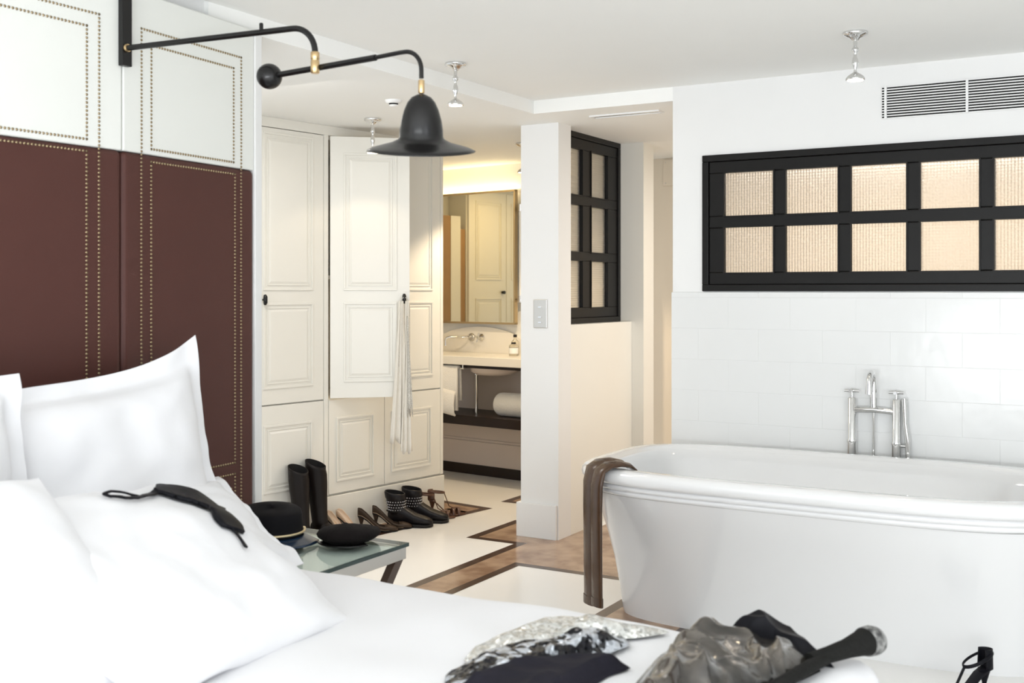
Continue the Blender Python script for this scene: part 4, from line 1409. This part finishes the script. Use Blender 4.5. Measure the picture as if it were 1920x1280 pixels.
def mound(poly, centre, height, seed, fold=0.012, edge=0.35, rings=26, segs=140, fdir=(1, 0), ffreq=14.0):
    """a heap of cloth on the bed: poly is its outline on the bed (x, y), star-shaped about centre"""
    cx, cy = centre
    ang = []
    n = len(poly)

    def radius(a):
        d = (math.cos(a), math.sin(a))
        best = 0.02
        for i in range(n):
            x1, y1 = poly[i][0] - cx, poly[i][1] - cy
            x2, y2 = poly[(i + 1) % n][0] - cx, poly[(i + 1) % n][1] - cy
            ex, ey = x2 - x1, y2 - y1
            den = d[0] * ey - d[1] * ex
            if abs(den) < 1e-9:
                continue
            t = (x1 * ey - y1 * ex) / den
            s = (x1 * d[1] - y1 * d[0]) / den
            if t > 0 and -1e-6 <= s <= 1 + 1e-6:
                best = max(best, t)
        return best
    rs = [radius(2 * math.pi * j / segs) for j in range(segs)]
    rows = []
    for i in range(rings + 1):
        t = max(0.004, i / rings)
        row = []
        for j in range(segs):
            a = 2 * math.pi * j / segs
            r_ = rs[j] * t
            x, y = cx + r_ * math.cos(a), cy + r_ * math.sin(a)
            e = 1 - smoothstep(1 - edge, 1.0, t)
            q = fdir[0] * x + fdir[1] * y
            nz = noise.noise(Vector((x * 6, y * 6, seed)))
            f_ = (1 - abs(math.sin(q * ffreq + 4.0 * nz + 1.3 * noise.noise(Vector((x * 14, y * 14, seed + 9)))))) ** 1.4 * fold + fold * 0.8 * noise.noise(Vector((x * 16, y * 16, seed + 4)))
            z = 0.58 + 0.008 + e * (height + f_) * (0.75 + 0.5 * nz)
            if t > 0.97:
                z = 0.583
            row.append((x, y, z))
        rows.append(row)
    return MB().loft(rows, True, True, False)


sq = thing('sequin_top', 'silver sequinned and black embroidered top crumpled on the duvet', 'top', (-1.15, 2.15, 0.58))
obj('sequin_panel', mound([(-1.30, 2.02), (-1.325, 2.10), (-1.30, 2.22), (-1.28, 2.34), (-1.235, 2.395), (-1.15, 2.42), (-1.06, 2.44), (-0.985, 2.43), (-1.03, 2.36), (-1.10, 2.30), (-1.15, 2.20), (-1.19, 2.08), (-1.24, 2.0)], (-1.21, 2.24), 0.040, 2.0, 0.012, 0.6), M['sequin'], sq)
obj('embroidered_panel', mound([(-1.285, 1.93), (-1.27, 2.03), (-1.19, 2.16), (-1.13, 2.27), (-1.07, 2.345), (-1.03, 2.30), (-1.05, 2.2), (-1.08, 2.10), (-1.11, 1.99), (-1.15, 1.86), (-1.22, 1.82)], (-1.14, 2.10), 0.046, 5.0, 0.014, 0.5), M['embroidery'], sq)
obj('navy_lining', mound([(-1.22, 1.80), (-1.17, 1.95), (-1.10, 2.07), (-1.035, 2.14), (-1.00, 2.18), (-0.965, 2.155), (-0.985, 2.09), (-0.99, 2.0), (-1.0, 1.85), (-1.05, 1.75)], (-1.06, 2.0), 0.046, 7.0, 0.010, 0.4), M['navy'], sq)

jk = thing('leather_jacket', 'crumpled metallic bronze leather jacket with black ribbed sleeve on the bed', 'jacket', (-0.8, 2.2, 0.58))
obj('body', mound([(-0.90, 1.95), (-0.925, 2.10), (-0.945, 2.25), (-0.94, 2.38), (-0.90, 2.46), (-0.82, 2.49), (-0.72, 2.48), (-0.645, 2.41), (-0.615, 2.34), (-0.645, 2.22), (-0.675, 2.10), (-0.70, 1.98), (-0.78, 1.88)], (-0.775, 2.27), 0.062, 3.0, 0.026, 0.42, 90, 320, (0.80, 0.6), 42.0), M['jacket'], jk)
obj('lining', mound([(-0.87, 2.40), (-0.81, 2.475), (-0.70, 2.488), (-0.63, 2.43), (-0.595, 2.375), (-0.66, 2.375), (-0.74, 2.405), (-0.81, 2.385)], (-0.735, 2.435), 0.060, 4.0, 0.016, 0.5), M['satin'], jk)
obj('hem', MB().tube([(-0.71, 1.96, 0.595), (-0.668, 2.09, 0.600), (-0.642, 2.20, 0.604), (-0.622, 2.30, 0.606), (-0.605, 2.37, 0.606)], [0.010, 0.016, 0.017, 0.018, 0.016], 14, flat=[0.008, 0.012, 0.012, 0.012, 0.010]), M['knit'], jk)
obj('ribbed_sleeve', MB().tube([(-0.635, 2.33, 0.606), (-0.605, 2.375, 0.610), (-0.580, 2.42, 0.614), (-0.562, 2.45, 0.618), (-0.550, 2.472, 0.620)], [0.018, 0.020, 0.022, 0.028, 0.034], 20, flat=[0.014, 0.017, 0.020, 0.025, 0.030]), M['knit'], jk)
obj('frayed_cuff', MB().tube([(-0.552, 2.468, 0.620), (-0.543, 2.484, 0.620), (-0.537, 2.495, 0.619)], [0.0345, 0.036, 0.033], 20, flat=[0.031, 0.032, 0.029]), M['fray'], jk)

# black satin mask with its cord, draped over the plump pillow
mk = thing('satin_mask', 'black satin eye mask with a thin looped cord across the pillow', 'eye mask', (-2.2, 2.05, 0.8))


def drape(mb, pts, widths, lift=0.006, sub=8):
    P_ = []
    W_ = []
    for i in range(len(pts) - 1):
        for k in range(sub):
            t = k / sub
            tt = t * t * (3 - 2 * t)
            P_.append((pts[i][0] + (pts[i + 1][0] - pts[i][0]) * t, pts[i][1] + (pts[i + 1][1] - pts[i][1]) * t))
            W_.append(widths[i] + (widths[i + 1] - widths[i]) * tt)
    P_.append(pts[-1])
    W_.append(widths[-1])
    zs_ = [top_z(x, y) + lift for x, y in P_]
    rows = []
    for i, (x, y) in enumerate(P_):
        a, b = P_[max(0, i - 1)], P_[min(len(P_) - 1, i + 1)]
        d_ = Vector((b[0] - a[0], b[1] - a[1], 0)).normalized()
        s_ = Vector((-d_.y, d_.x, 0))
        row = []
        for k in (-1, -0.5, 0, 0.5, 1):
            q = Vector((x, y, 0)) + s_ * (W_[i] * k)
            row.append((q.x, q.y, max(top_z(q.x, q.y), zs_[i] - 0.02 - lift) + lift))
        rows.append(row)
    mb.loft(rows, closed=False)
    return mb


obj('mask', drape(MB(), [(-2.185, 1.965), (-2.180, 2.00), (-2.165, 2.035), (-2.135, 2.058), (-2.095, 2.062), (-2.060, 2.050), (-2.030, 2.038), (-1.995, 2.025), (-1.972, 2.018)], [0.010, 0.046, 0.056, 0.054, 0.040, 0.022, 0.030, 0.036, 0.030], 0.012), M['satin'], mk, solid=0.010)
obj('cord', drape(MB(), [(-2.185, 1.968), (-2.165, 1.935), (-2.140, 1.895), (-2.115, 1.850), (-2.105, 1.80), (-2.112, 1.765), (-2.128, 1.758), (-2.140, 1.79), (-2.138, 1.83), (-2.125, 1.86)], [0.009, 0.008, 0.006, 0.0035, 0.003, 0.003, 0.003, 0.003, 0.003, 0.003], 0.010), M['satin'], mk, solid=0.005)
obj('cord', drape(MB(), [(-1.974, 2.019), (-1.955, 2.014), (-1.935, 2.010), (-1.912, 2.000)], [0.006, 0.003, 0.003, 0.004], 0.010), M['satin'], mk, solid=0.005)
